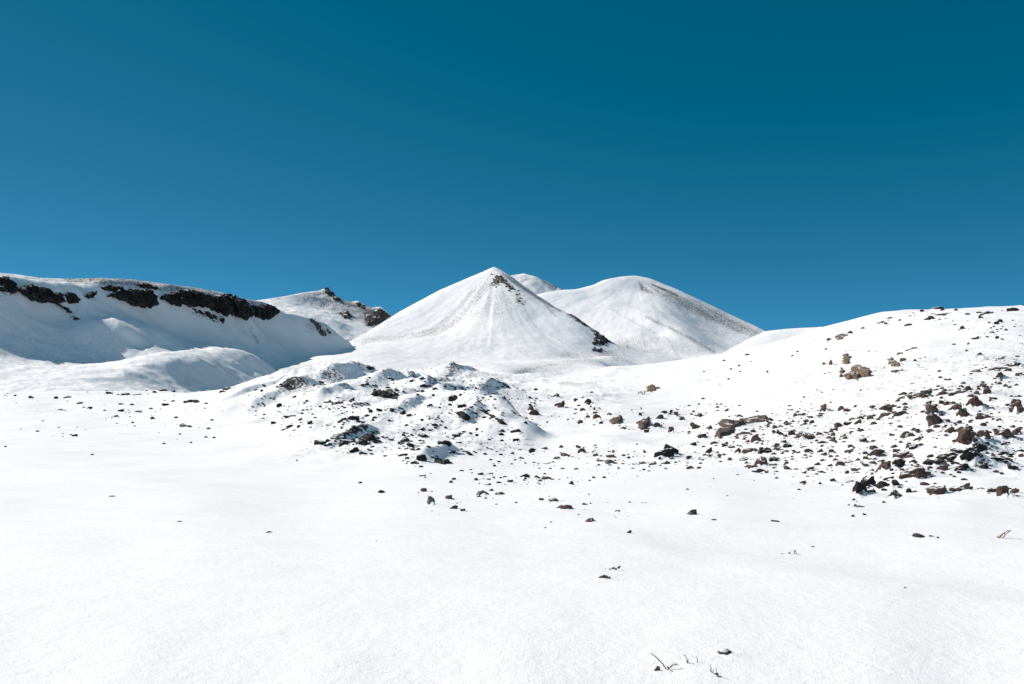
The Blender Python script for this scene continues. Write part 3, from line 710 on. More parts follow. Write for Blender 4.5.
# ------------------------------------------------------------------ rocks
def ico(levels):
    t = (1 + 5 ** 0.5) / 2
    V = np.array([(-1, t, 0), (1, t, 0), (-1, -t, 0), (1, -t, 0), (0, -1, t), (0, 1, t), (0, -1, -t), (0, 1, -t), (t, 0, -1), (t, 0, 1), (-t, 0, -1), (-t, 0, 1)], float)
    T = np.array([(0, 11, 5), (0, 5, 1), (0, 1, 7), (0, 7, 10), (0, 10, 11), (1, 5, 9), (5, 11, 4), (11, 10, 2), (10, 7, 6), (7, 1, 8), (3, 9, 4), (3, 4, 2), (3, 2, 6), (3, 6, 8), (3, 8, 9), (4, 9, 5), (2, 4, 11), (6, 2, 10), (8, 6, 7), (9, 8, 1)])
    for _ in range(levels):
        E = np.sort(np.concatenate([T[:, [0, 1]], T[:, [1, 2]], T[:, [2, 0]]]), 1)
        uq, inv = np.unique(E, axis=0, return_inverse=True)
        inv = inv.ravel()
        k = len(T)
        M = V[uq].mean(1)
        a, b, c = inv[:k] + len(V), inv[k:2 * k] + len(V), inv[2 * k:] + len(V)
        V = np.concatenate([V, M])
        T = np.concatenate([np.stack([T[:, 0], a, c], 1), np.stack([a, T[:, 1], b], 1), np.stack([c, b, T[:, 2]], 1), np.stack([a, b, c], 1)])
    return V / np.linalg.norm(V, axis=1, keepdims=True), T

ICO = {k: ico(k) for k in (1, 2, 3, 4)}
def rock_shape(level, seed, rough=0.35, cuts=9):
    """an angular broken stone in the unit ball: faces split off by planes, then pitted"""
    rng = np.random.RandomState(seed)
    V, T = ICO[level]
    V = V.copy()
    V *= (1 + 0.30 * fbm(V * 1.1 + seed * 7.1, 2, seed))[:, None]
    for _ in range(cuts):
        n = rng.normal(size=3)
        n /= np.linalg.norm(n)
        d = rng.uniform(0.50, 0.85)
        h = V @ n - d
        V -= np.where(h > 0, h * 0.95, 0)[:, None] * n
    V *= (1 + rough * 0.55 * fbm(V * 2.6 + seed * 3.3, 4, seed + 5, 0.6))[:, None]
    V -= (V.max(0) + V.min(0)) / 2
    V /= (V.max(0) - V.min(0)) / 2
    return V, T

BANKS = []
POOL = {}
def pooled(tone, level, k):
    key = (tone, level, k)
    if key not in POOL:
        V, T = rock_shape(level, 300 + k * 17 + level)
        POOL[key] = mesh_from("rock", V, T, M_ROCK[tone], True, link=False)
    return POOL[key]

ALL = [ground, ridge, cone_a, cone_b, far_hill]
def place_rock(px, py, w, h, tilt, tone, i, name, pointed=False):
    hit = first_hit(px, py + 0.42 * h, [ground]) or first_hit(px, py + h, ALL) or first_hit(px, py + 2.5 * h + 2, ALL)
    D = hit[0].y
    k = D / FPX
    level = 4 if w * h > 80 else (3 if w * h > 24 else 2)
    rng = random.Random(i * 7 + 3)
    if level == 4 or pointed:
        V, T = rock_shape(4, 1000 + i, 0.5, 8)
        if pointed:                              # a leaning wedge, its tip drawn up to the right
            f = (V[:, 2:3] + 1) / 2
            V = np.concatenate([V[:, :1] * (1 - 0.5 * f) + 0.38 * f, V[:, 1:2] * (1 - 0.6 * f), V[:, 2:3]], 1)
        me = mesh_from(name, V, T, M_ROCK[tone], True, link=False)
    else:
        me = pooled(tone, level, rng.randrange(14 if level == 3 else 10))
    o = bpy.data.objects.new(name, me)
    C.objects.link(o)
    sx = 0.56 * w * k
    sz = (0.82 if w * h > 60 else 0.68) * h * k
    sy = max(0.32 * w * k, 0.5 * sz)
    Dc = D + 0.25 * sy
    c = world_at(px, py + 0.20 * h, Dc)
    if hit[2] is not ground or py + 0.42 * h > 0:
        o.location = c
    flip = math.pi if rng.random() < 0.5 and not pointed else 0.0
    M = Matrix.Rotation(-math.radians(tilt), 4, 'Y') @ Matrix.Diagonal((sx, sy, sz, 1)) @ Matrix.Rotation(flip, 4, 'Z')
    o.matrix_world = Matrix.Translation(Vector(c)) @ M
    if hit[2] is ground:
        BANKS.append((c[0], c[1], sx, sy, sz))
    return o

# px, py, width, height, tilt, tone, label, short name other rocks are described by
MARKS = [
 (971, 438, 20, 19, 30, 'b', "tallest brown boulder of the lower right slope, its right side in black shade", "the tallest boulder"),
 (976.6, 403.8, 18, 14, 0, 'b', "big round brown boulder high on the right slope, well above the tallest boulder", "the big round upper boulder"),
 (1019, 407, 14, 14, 45, 'b', "dark round boulder high on the slope by the right edge of the view", "the boulder at the right edge"),
 (933.3, 409.5, 9, 13, 25, 'b', "upright wedge of brown rock high on the slope, boulder touching below it", "the upright wedge"),
 (935.6, 419.5, 13, 14, 35, 'b', "angular brown boulder directly under the upright wedge of rock", "the boulder under the wedge"),
 (955, 409, 15, 7, 25, 'b', "low curved brown slab between the upright wedge and the big round boulder", "the low curved slab"),
 (963.7, 413.3, 10, 10, 40, 'b', "stubby brown boulder at the lower right end of the low curved slab", "the stubby boulder"),
 (984.6, 416.5, 19, 8, 5, 'b', "flat brown slab tapering right, below the big round upper boulder", "the tapering flat slab"),
 (1005, 434, 18, 10, 0, 'b', "wide blocky brown boulder to the right of the tallest boulder", "the wide blocky boulder"),
 (971, 456, 24, 15, 5, 'k', "black rock heap directly under the tallest boulder", "the black heap"),
 (946.6, 458, 27, 9, 15, 'k', "long black ledge running left from the black heap", "the long black ledge"),
 (995, 461, 21, 7, 3, 'k', "flat black slab running right from the black heap", "the flat black slab"),
 (1007, 453, 20, 6, 3, 'k', "thin wavy black rock strip above the flat black slab at right", "the wavy black strip"),
 (860, 490.3, 15, 14, 35, 'k', "big rounded dark boulder at the lowest left tip of the rocky slope", "the rounded tip boulder"),
 (867.5, 483, 15, 11, 10, 'k', "ragged black rock growing from the top of the rounded tip boulder", "the ragged top rock"),
 (885.6, 485.5, 16, 8, 0, 'k', "black rock block behind the snow capped pair, right of the ragged rock", "the black rear block"),
 (894, 495, 18, 9, 0, 'k', "lowest black boulder at the slope's foot, right of the rounded tip boulder", "the lowest black boulder"),
 (911.3, 474.5, 27, 11, 8, 'b', "long thick brown slab lying above the lowest black boulder", "the long thick slab"),
 (883.7, 466.5, 10, 14, -38, 'b', "leaning fin of dark rock up the slope from the rounded tip boulder", "the leaning fin"),
 (896, 463.6, 11, 14, -40, 'k', "ragged dark rock close beside the leaning fin on its right", "the rock beside the fin"),
 (901.7, 455, 16, 7, 25, 'b', "slanted brown slab above the ragged rock beside the fin", "the slanted slab"),
 (876, 454, 18, 8, 12, 'b', "wide brown rock with notched top, left of the slanted slab", "the notched wide rock"),
 (917, 396.2, 17, 5, 15, 'b', "long thin brown slab high on the slope, left of the upright wedge", "the high thin slab"),
 (898, 413.8, 14, 5, 28, 'b', "slanted thin brown rock between the high thin slab and the slope's middle", "the slanted thin rock"),
 (885.6, 408.5, 12, 6, 20, 'b', "brown rock with two humps high on the slope left of the slanted thin rock", "the two humped rock"),
 (937, 491, 19, 8, 8, 'b', "leftmost slab of the row lying on smooth snow below the slope", "the row's left slab"),
 (959.5, 488.7, 23, 7, 15, 'b', "longest leaning slab of the row lying on smooth snow below the slope", "the row's longest slab"),
 (1003.7, 492, 12, 11, 10, 'b', "angular upright block near the right end of the row below the slope", "the row's upright block"),
 (806.5, 436, 17, 9, 8, 'b', "wide dark oval boulder at the right part of the middle stone band", "the dark oval boulder"),
 (756, 439.3, 10, 8, 0, 'r', "light brown wedge shaped rock below the long curved ledge", "the light brown wedge"),
 (762, 462.7, 13, 10, 0, 'b', "brown block with a snow patch in its middle, in the stone band", "the snow patched block"),
 (760.3, 471.3, 12, 5, 0, 'k', "flat dark stone at the very foot of the stone band, under the snow patched block", "the flat foot stone"),
 (746, 458.5, 13, 4, -3, 'k', "thin dark slab left of the snow patched block", "the thin dark slab"),
 (765.6, 451.3, 12, 6, 0, 'k', "dark lumpy rock just above the snow patched block", "the dark lumpy rock"),
 (749.5, 451.3, 14, 5, 10, 'b', "spread brown rock left of the dark lumpy rock in the stone band", "the spread brown rock"),
 (664, 454, 21, 9, 15, 'k', "large dark boulder at the foot of the middle slope, throwing a long shadow", "the shadow throwing boulder"),
 (670.4, 449, 10, 10, 55, 'k', "dark pointed top piece leaning on the shadow throwing boulder", "the pointed top piece"),
 (696.4, 426.6, 10, 6, 0, 'b', "brown round rock left of the long curved ledge", "the brown round rock"),
 (534.8, 413.5, 11, 6, -15, 'b', "crooked brown rock lying alone on white snow right of the hummocks", "the crooked brown rock"),
 (531.2, 408.5, 6, 7, 30, 'b', "small knob standing on the upper end of the crooked brown rock", "the small knob"),
 (561, 405.7, 12, 5, 48, 'b', "steeply slanted thin dark rock on the white slope right of the crooked one", "the steep thin rock"),
 (588, 401.3, 7, 6, 0, 'k', "dark square rock on the white slope with a short shadow", "the dark square rock"),
 (597, 417, 8, 7, 20, 'b', "jagged brown rock left of the jagged ledge in the middle band", "the jagged brown rock"),
 (565, 507.6, 15, 6, 12, 'r', "flat reddish brown slab on open snow, largest stone around it", "the flat reddish slab"),
 (591, 520, 11, 5, -3, 'b', "winged dark stone on open snow below the flat reddish slab", "the winged dark stone"),
 (553.3, 499.8, 9, 4.5, 0, 'b', "dark low stone just above left of the flat reddish slab", "the dark low stone"),
 (429.5, 501.5, 12, 9, 18, 'g', "pointed grey stone with a sharp right tip, on open snow below the hummocks", "the pointed grey stone"),
 (447.6, 497.5, 10, 5, 20, 'b', "brown stone with a notch, right of the pointed grey stone", "the notched brown stone"),
 (453.8, 507.4, 8, 4, 25, 'b', "slanted small brown stone below the notched brown stone", "the slanted small stone"),
 (482.7, 494, 13, 6, 8, 'g', "pale grey slab with a shadow on its right, on open snow", "the pale grey slab"),
 (500, 493.5, 9, 3.5, 0, 'b', "thin brown stone just right of the pale grey slab", "the thin brown stone"),
 (605, 577, 11, 5, 12, 'b', "dark stone split by snow, beside the small green plant", "the split dark stone"),
 (725, 652, 14, 5.5, -8, 'b', "nearest dark flat stone in the bottom foreground, right of the dry twigs", "the nearest flat stone"),
 (657.5, 669, 6, 5, 20, 'b', "small dark stone at the foot of the long bare twig", "the stone by the twig"),
 (919, 535.5, 12, 5, 0, 'b', "dark oval stone lying alone on smooth snow below the rocky slope", "the lone oval stone"),
 (629, 531.7, 5, 3.5, 0, 'k', "small dark round stone alone on open snow above the green plant", "the small round stone"),
 (691.5, 513, 12, 4.5, 22, 'k', "small dark stone with an upturned right end, in the middle of open snow", "the upturned stone"),
 (775, 521, 8, 2.5, -8, 'b', "thin brown stone on open snow, farthest right before the rocky slope", "the thin open snow stone"),
 (269, 532, 6, 2.5, 8, 'k', "tiny black stone all alone on the wide snow at the left", "the lone black stone"),
 (368.5, 438.3, 19, 9, -6, 'k', "broad pitch black boulder on the near side of the hummocks", "the broad black boulder"),
 (348.5, 443, 16, 7, 0, 'k', "black flat boulder left of the broad black one on the hummocks", "the black flat boulder"),
 (338, 437, 14, 6, 0, 'k', "black rock with a bumpy top, upper left of the black flat boulder", "the bumpy black rock"),
 (355, 450.3, 12, 6, -20, 'k', "lowest black rock of the near hummock group, slanting down right", "the slanting low rock"),
 (320, 442, 11, 5, 5, 'k', "black rock at the left end of the near hummock group", "the left end rock"),
 (403.6, 442, 11, 9, 0, 'k', "dark boulder standing alone between the broad black boulder and foot slab", "the lone hummock boulder"),
 (353.3, 419, 13, 6, 5, 'k', "black rock with a flat top, right one of a pair above the near group", "the flat topped rock"),
 (342.4, 420.8, 10, 5, 0, 'k', "black low rock, left one of the pair above the near group", "the paired left rock"),
 (444.7, 443, 13, 5, 0, 'k', "wide low black rock in the centre of the hummocks", "the wide low rock"),
 (420.8, 458.9, 10, 9, -20, 'k', "black boulder at the left end of the foot slab, with snow beside it", "the foot boulder"),
 (454.2, 398.6, 11, 6, -25, 'k', "dark leaning rock at the top of the hummocks, above the slanting ledge", "the top leaning rock"),
 (461.8, 405.7, 9, 4, -5, 'k', "dark flat rock under the top leaning rock", "the dark flat rock"),
 (517, 431, 9, 6, -30, 'k', "dark knob at the right end of the hummock crest line", "the crest end knob"),
 (456, 435, 9, 5, -25, 'k', "slanted dark rock above the wide low rock on the hummocks", "the slanted hummock rock"),
 (289.4, 416.5, 9, 4, -8, 'k', "black rock on the left hummock's near slope", "the left hummock rock"),
 (1014, 364.5, 14, 5, 12, 'b', "long brown rock strip near the right edge, halfway up the right hill", "the long upper strip"),
 (997.5, 368.5, 17, 3.5, 6, 'b', "thin brown streak of rock left of the long upper strip", "the thin upper streak"),
 (1000.7, 375.8, 9, 7, 40, 'b', "split upright brown rock just below the thin upper streak", "the split upper rock"),
 (1013.6, 309.3, 12, 5, 0, 'k', "dark boulder on the skyline at the far right", "the skyline boulder"),
 (937.5, 308, 12, 3.5, -5, 'k', "low dark rock on the highest point of the right hill's skyline", "the hilltop rock"),
 (191, 401, 14, 4, 0, 'k', "long low dark stone at the left edge of the hummocks' snow", "the long low stone"),
 (160, 390, 14, 3, 5, 'k', "dark low rock at the right end of the left snow bank's rim", "the bank end rock"),
]
# the smaller ones: px, py, width, height, tilt, tone
SMALL = """
929,430.4,7,3,40,b 985.6,405.7,7,7,20,b 983.3,424.3,6,4,0,b 949.5,430.4,10,7,0,b 957,431.3,6,3,10,b 970.4,427.5,5,4,0,k 984.6,435.1,13,10,30,b 1017,431.7,8,6,20,b
995,430,5,3,0,b 1012.2,426.2,6,3,0,b 1003.6,443.1,7,5,0,b 980.8,448.4,15,9,0,k 990,446.5,6,3,0,k 930.5,462.1,14,6,5,k 959,451,12,5,-20,k 941,468.4,14,5,15,b 960,468.4,20,6,12,k 923.8,472.6,13,6,20,b
982.7,464.2,8,5,10,k 1009.3,460.8,10,6,-15,k 1019,451.3,10,5,0,k 1013,467.5,11,5,-10,k 982.4,489,9,4,0,b 991.3,490,10,6,38,b 1014,490.8,8,6,0,b 964,479,6,3,-5,k 935,484,4,2,0,b
986.5,391.4,8,7,30,b 993,398.4,7,3,0,b 944.7,393.3,11,5,5,b 966.6,388.6,9,6,30,b 958,392.4,14,4,15,b 926.7,392.4,13,5,0,b 941,402,7,5,30,b 946,403,5,5,0,b 1005.5,385.7,5,2.5,15,b 999,420,5,3,20,b 949.5,448,5,3,0,b 931.4,455.7,4,3,0,b
865.6,478,6,5,0,k 872,491,8,6,-20,k 896,484.5,12,9,0,k 888.5,478.5,11,5,5,k 908.4,456.4,9,4,25,b 913,461.7,7,5,0,b 917,467.5,12,4,0,k 874,447.5,9,5,0,b 851.4,446.5,7,5,0,b 850.4,451,11,3,5,b
841,463,8,6,10,b 849.5,461.7,8,3.5,5,b 857.5,460.4,5,5,0,b 863.7,440,8,5,10,b 861,430,5,3,0,b 843,435.5,6,4,10,b 847.6,424,8,5,0,k 838.4,425,8,6,20,b 858,422.2,8,5,20,b 832.4,429.4,7,3,25,b 858,417,16,3,20,b
893,406,7,4,0,b 884.6,415,13,4,20,b 905.5,407,5,3,10,b 872.3,423.3,7,3,25,b 870.4,418,6,5,40,b 900,426.6,5,3,0,b 908.4,435,10,4,15,b 917,430,6,4,20,b 913,446.5,10,6,10,k 917,439,8,3,25,b 896,450.7,8,4,-10,b
841,408.5,6,6,0,b 847.6,410,8,3.5,0,b 855,407,3,3,0,b 823.4,407.6,5,9,-30,b 832.4,480,6,4,10,b 851.4,481,6,2,0,b 909.3,490.6,6,5,-20,k 863.7,464,4,3,0,b 872,470,4,3,0,b 847,472,4,4,0,b 859,469.3,4,2,0,b
824,454,6,3,20,b 822,460,4,3,0,b 823,442,8,3,20,b 831.5,440,9,2.5,42,b 855,505.5,4,3,30,b
791.7,432.8,7,6,0,b 785.6,435.5,5,3,0,b 779,432.8,7,6,30,b 819.8,433.8,6,5,20,b 770,419.4,8,4,0,b 744.7,433.2,10,4,10,b 753,430.8,4,3,0,b 747.6,441.4,4,4,0,b 783.7,441.8,6,4,0,b 787.5,445.6,8,5,15,k 776.5,444.6,6,4,0,b 776.7,448.8,6,4,0,b
762,449.4,6,5,0,k 737.5,450.7,6,7,0,b 731.4,447,7,3,0,k 725.7,445.2,7,4,-10,k 774,459,11,5,-5,k 750.4,466.5,10,4.5,8,b 774,465,6,4,0,b 787.5,467.8,7,4.5,-5,b 785.6,451,6,3,0,b 809,450.7,9,5,5,b 803.7,446.5,8,3,10,b 820,450.7,6,4,20,b 821,442.4,8,3,15,b
810,468.4,10,4,35,b 817,464,6,4,30,b 804,472,5,4,0,b 803,482.3,6,3,15,b 820,484,3,3,0,k 799,490,4,2,0,b 776.7,478.5,4,2.5,0,b 757,412,3,2.5,0,b 739,416,5,4,30,b 795,415,4,4,0,b 812,422,5,4,20,b 806,421,5,3,0,b 820,415.5,5,3,0,b
768.5,426.6,4,3,0,b 775,426.6,5,4,0,b 781,426,5,2.5,0,b 787.5,424,5,3,15,b 726.6,409.5,4,4,0,b
646.6,431,5,4,0,b 640,414,4,4,20,b 660,417,8,5,35,b 665,411.7,5,5,45,b 657,424.7,7,6,40,b 670.4,429.8,5,8,-35,b 681.8,418.6,6,4,5,b 698,414.8,8,5,0,b 692.6,424.7,5,5,0,b 701.7,435.7,9,5,-5,b 694,444,5,4,0,k 709,450.3,5,8,-25,k 665.6,462.7,9,3.5,0,b
642.8,462.7,7,3,-5,r 690.3,467.8,7,4.5,-10,b 699,468,4,3,0,b 654,463.7,6,3,0,g 709.4,455,6,2,0,b 710.3,427.5,4,6,0,b 715,443,9,4,0,b 676,414,4,6,0,b 671,411.4,3,4,0,b 623.4,428,6,3,0,b 687.5,489.7,3,2,0,b 643.8,502.6,6,2,8,b 630,502.6,3,1.8,0,b
623.8,456,4,2.5,0,k 628.6,458,4,2.5,0,k 644.7,451.3,3,4,0,b 699,404.7,3,2.5,0,b 703,399,4,2,0,b 717,404.7,3,2,0,b
556,395.2,6,5,0,b 576,399.4,5,4,0,b 593.8,409,3,5,0,b 582.7,409.8,5,4,0,b 580.5,422.2,6,5,-20,b 609.4,414,5,3,0,b 535.6,389.5,4,3,0,k 531.8,450.3,6,5,0,k 565.6,454.7,9,5,5,r 556.7,458,7,4,5,k 581.8,450.7,8,6,0,b 579,446.5,6,4,0,b
596,455,6,4,10,r 611.6,456.4,10,4,3,r 610.3,461.7,10,4.5,-5,g 600.8,460.4,8,3,5,r 524.8,476,9,5.5,-10,k 546.6,478.5,9,4,8,b 537,476.6,5,3,0,b 540,480.4,4,3,0,b 571,483.2,5,5,0,k 541.3,499.2,5,2.5,0,b 585.2,504,6,2.2,-10,b 593.8,478,4,2.5,0,b 604.2,478,4,2.5,0,k
525.7,423.3,4,2.5,0,k 544.7,448.4,6,3,0,r 561,446.5,4,3,0,b 562.8,469,4,2,0,b 576,469.4,5,2,0,b 550.4,469,3,2,0,b 516,503,3,2,0,b
433.3,457.5,9,6,-15,k 461,413,10,3,-25,k 474,412.7,7,3,-15,k 434.8,424.7,6,3,0,k 423.8,435.7,8,4,-8,k 463.7,451.9,9,3,0,k 474,452.2,3,2,0,k 424,385.7,8,4,-10,k 435,388.5,5,2.5,10,k 429.5,405.3,5,4,0,k 422,429,6,4,0,k 429.5,430.4,4,3,-20,k
489.4,440,4,2,0,k 501,434,5,3,-20,k 516,440,7,4.5,-20,k 512,453.8,4,2,0,k 521.7,458,5,2.5,-10,k 500.8,455,4,2,0,k 503.7,398.4,5,2,0,k 493,393,6,2,0,k 448.5,452.2,5,3,-20,k 428.6,447,5,2,-10,k 423.8,490,6,4,0,b 451,481.7,4,3,0,b 454,479,4,3,20,b 510.3,481.7,6,4,10,b
490,473.7,6,2.2,0,b 480.5,474,6,3,15,b 476,479.2,4,3,30,b 486.5,484.5,9,2.2,8,b 499,483,5,2.2,0,b 461.8,471.2,4,2,0,b 422.3,475.6,7,2.5,12,r 463,510,5,3,10,b
411,445.5,7,5,-10,k 391.9,409.8,5,4,0,k 402.7,412.3,6,5,0,k 370.4,411,4,4,0,k 379,409.8,6,3,-10,k 412.2,381,5,3,0,k 421.7,378,5,3,0,k 388.4,378,12,3.5,5,k 415,462.7,9,4,-10,k 404.6,454.5,6,3,0,k 407.5,458,5,3,0,k 366.6,415.5,6,3,0,k 353.8,427,7,4,0,k
361,442.7,12,6,20,k 362.8,453.2,8,4,-30,k 327.6,440.8,5,4,0,k 421.7,429.4,6,3,0,k 420.8,435.5,6,3,0,k 360.3,483.2,4,2.5,0,b 420.8,467,5,2,0,k 372,454.5,4,2,0,k 385.6,456.4,5,2,-10,k 409,415,5,3,10,k
273.2,422.7,5,3,0,k 279,405.2,6,5,-20,k 290.3,426.5,7,4,10,k 284.6,429,8,2,5,k 226.6,388.5,7,4,10,k 222,391.5,6,2.5,0,k 309.4,422.7,6,4,30,k 299,426.5,4,2.5,0,k 300,420,4,2.5,0,k 263.7,385.7,4,2.2,0,k 287.5,385,5,2,0,k 281,384.7,4,2,0,k 261.8,391.4,3,3,0,k 256,390.4,4,2,0,k 295,397,5,2,0,k 320.8,382,6,3,-10,k 297,460.8,2.5,1.8,0,k
109,393,7,3,-5,k 125,394.2,9,3,0,k 136,394.5,8,2.2,-5,k 56,397.5,4,3,0,k 67.5,397,7,3,-8,k 31,397,5,3,0,k 15,396,3,2,0,k 80,403,6,2.5,0,k 89.5,408,6,3,10,k 121,410.5,6,3,15,k 139,411.5,7,3,-8,k 153,418,5,3,-10,k 165,404.5,7,2.5,0,k
185,425.7,10,3,-8,g 176,418,4,2.5,0,k 212,420.5,4,2.2,0,k 214,438,3,2,0,k 206,437.5,4,2,0,k 61,409.5,6,2,0,b 75,435,5,3.5,-30,k 37.5,431.7,4,2,0,b 164,444,4,2,0,k 92,455,3,2,0,k 5.5,447,2.5,2,0,k 151,409,4,2,0,k 121,404.5,5,2.2,0,b 132,405,5,2.2,0,b 115,416,5,3,0,b 132.5,423,3,2,0,b 180,434.5,3,2,0,b 191,443,3,2,0,b 112,496.5,6,1.6,5,b 179,521.7,6,1.2,5,r 382.5,492,8,3,-20,k
617,511,6,2.5,8,b 714,520,5,1.5,0,b 853,516.5,4,2.6,45,k 864.5,515,4,2.4,-40,k 860,506.5,9,2,-8,b 932,536,6,3,0,k 938,538,2.5,2,0,b 905,588,3,1.4,-10,k 813,547,3,1.6,0,k 551,522.5,2.5,1.6,0,b 545.5,528,2.2,1.6,0,b
850,332,5,3,0,b 829,339,5,3,0,b 862.7,328.6,4,2.2,15,b 886,323.5,4,3,0,b 890,318.4,5,2,8,b 881.4,321.8,6,2,10,b 899.7,320.6,3,2.2,0,b 909.5,309.5,3,2,0,k 914.3,309,3,2,0,k 922.3,310.5,5,3,0,k 831,363,4,7,20,t 824.4,363.4,4,3,0,t 903,359.8,6,4,0,t 896,371,9,3,-5,t 908,350,6,2,5,t 914,348.4,6,2,15,t 900,353.5,6,3,10,t 915,361,3.5,3,0,b
942.7,310.5,4,3,0,k 956,310.5,4,2.5,0,k 946.3,313.3,20,2.2,5,b 968,314.5,6,2,0,k 980.7,317,4.5,4,0,k 988,312.3,10,3,5,k 979,313,5,2,0,k 1000.4,321,4,4,0,k 996.3,322.5,5,4,0,k 989.5,323,3,2.2,0,b 962.4,327.5,4,4,30,b 1006,330.5,3,3,0,b 997,337.4,4,4,0,k 975.6,338,7,3,20,b 968.3,344.4,3,3,0,b 954,344.7,4,2,0,b 966.5,351,3,2,0,b 978.8,354,6,3,20,b 1003.4,358,3,2,0,b 999,359.3,3,2,0,b 1017.7,357,4,2,0,b
975,370.7,9,3,8,b 1007,370,8,3,20,b 1018.7,373.5,7,3,30,b 1005.5,385.7,4,2.5,15,b 983.6,386,9,3.5,45,b 767.5,372.5,2.5,3,0,b 729,379.5,3,2.2,0,b 739,366,3,2,0,b 747.5,355,5,2,5,b 731,369.5,3,2,0,b 724,361,3,2,0,b 792.5,356,3,2,0,b 797.5,352,2.5,2,0,b 804,397.5,2.2,2.2,0,b 826,349.5,3,2,0,b
"""
PART_OF = "rocks lying on the snow"
boulders, smalls = [], []
for i, (x, y, w, h, t, tone, label, short) in enumerate(MARKS):
    nm = 'boulder' if w * h > 60 else 'rock'
    o = place_rock(x, y, w, h, t, tone, i, nm, 'pointed grey' in short)
    tag(o, label, nm, PART_OF)
    boulders.append((x, y, w, h, short))
TONE = {'k': 'black', 'b': 'brown', 'r': 'reddish', 't': 'tan', 'g': 'grey'}
items = []
for i, tok in enumerate(SMALL.split()):
    x, y, w, h, t, tone = tok.split(',')
    items.append((float(x), float(y), float(w), float(h), float(t), tone))
items.sort(key=lambda q: -q[2] * q[3])
CAP = 300 - sum(1 for b in boulders if b[2] * b[3] <= 60)
singles, leftovers = items[:CAP], items[CAP:]
buckets = {}
for i, (x, y, w, h, t, tone) in enumerate(singles):
    best = min(range(len(boulders)), key=lambda b: math.hypot(boulders[b][0] - x, (boulders[b][1] - y) * 1.3))
    dx, dy = x - boulders[best][0], (y - boulders[best][1]) * 1.3
    side = ('right of' if dx > 0 else 'left of') if abs(dx) > abs(dy) else ('below' if dy > 0 else 'above')
    buckets.setdefault((best, side), []).append((math.hypot(dx, dy), i))
ORD = ['nearest', 'second', 'third', 'fourth', 'fifth', 'sixth', 'seventh', 'eighth', 'ninth', 'tenth', 'eleventh', 'twelfth', 'thirteenth', 'fourteenth', 'fifteenth', 'sixteenth']
rock_label = {}
for (best, side), lst in buckets.items():
    lst.sort()
    for r, (d, i) in enumerate(lst):
        x, y, w, h, t, tone = singles[i]
        shape = 'thin' if w > 2.4 * h else ('upright' if h > 1.2 * w else 'small')
        if len(lst) == 1:
            rock_label[i] = f"{shape} {TONE[tone]} rock {side} {boulders[best][4]}"
        elif r == 0:
            rock_label[i] = f"{shape} {TONE[tone]} rock, nearest one {side} {boulders[best][4]}"
        else:
            rock_label[i] = f"{shape} {TONE[tone]} rock, {ORD[min(r, 15)]} nearest {side} {boulders[best][4]}"
for i, (x, y, w, h, t, tone) in enumerate(singles):
    o = place_rock(x, y, w, h, t, tone, 500 + i, 'rock')
    tag(o, rock_label[i], 'rock', PART_OF)

# snow banked up unevenly against every rock, with a drift on its lee side
gm = ground.data
co = np.empty(len(gm.vertices) * 3, np.float32)
gm.vertices.foreach_get("co", co)
co = co.reshape(nr, nc, 3)
for (cx, cy, sx, sy, sz) in BANKS:
    R_ = 2.6 * max(sx, sy)
    r0, r1 = np.searchsorted(Yr, [cy - R_, cy + R_])
    r0, r1 = max(r0 - 1, 0), min(r1 + 1, nr - 1)
    rowx = co[(r0 + r1) // 2, :, 0]
    c0, c1 = np.searchsorted(rowx, [cx - 1.3 * R_, cx + 1.3 * R_])
    if r1 <= r0 or c1 <= c0 + 1:
        continue
    blk = co[r0:r1, c0:c1]
    dx, dy = (blk[..., 0] - cx) / sx, (blk[..., 1] - cy) / sy
    n = fbm(np.stack([blk[..., 0].ravel() / sx * 1.6, blk[..., 1].ravel() / sx * 1.6, 0 * blk[..., 0].ravel()], -1), 3, int(cx * 10) % 97).reshape(dx.shape)
    bank = np.exp(-((dx * dx + dy * dy) / 1.5) ** 1.5) * (0.34 + 0.75 * n)
    lee = np.exp(-((dx - 1.5) / 1.1) ** 2 - ((dy + 0.7) / 1.0) ** 2) * 0.25
    blk[..., 2] += sz * (bank + lee)
gm.vertices.foreach_set("co", co.ravel())
gm.update()
bpy.context.view_layer.update()

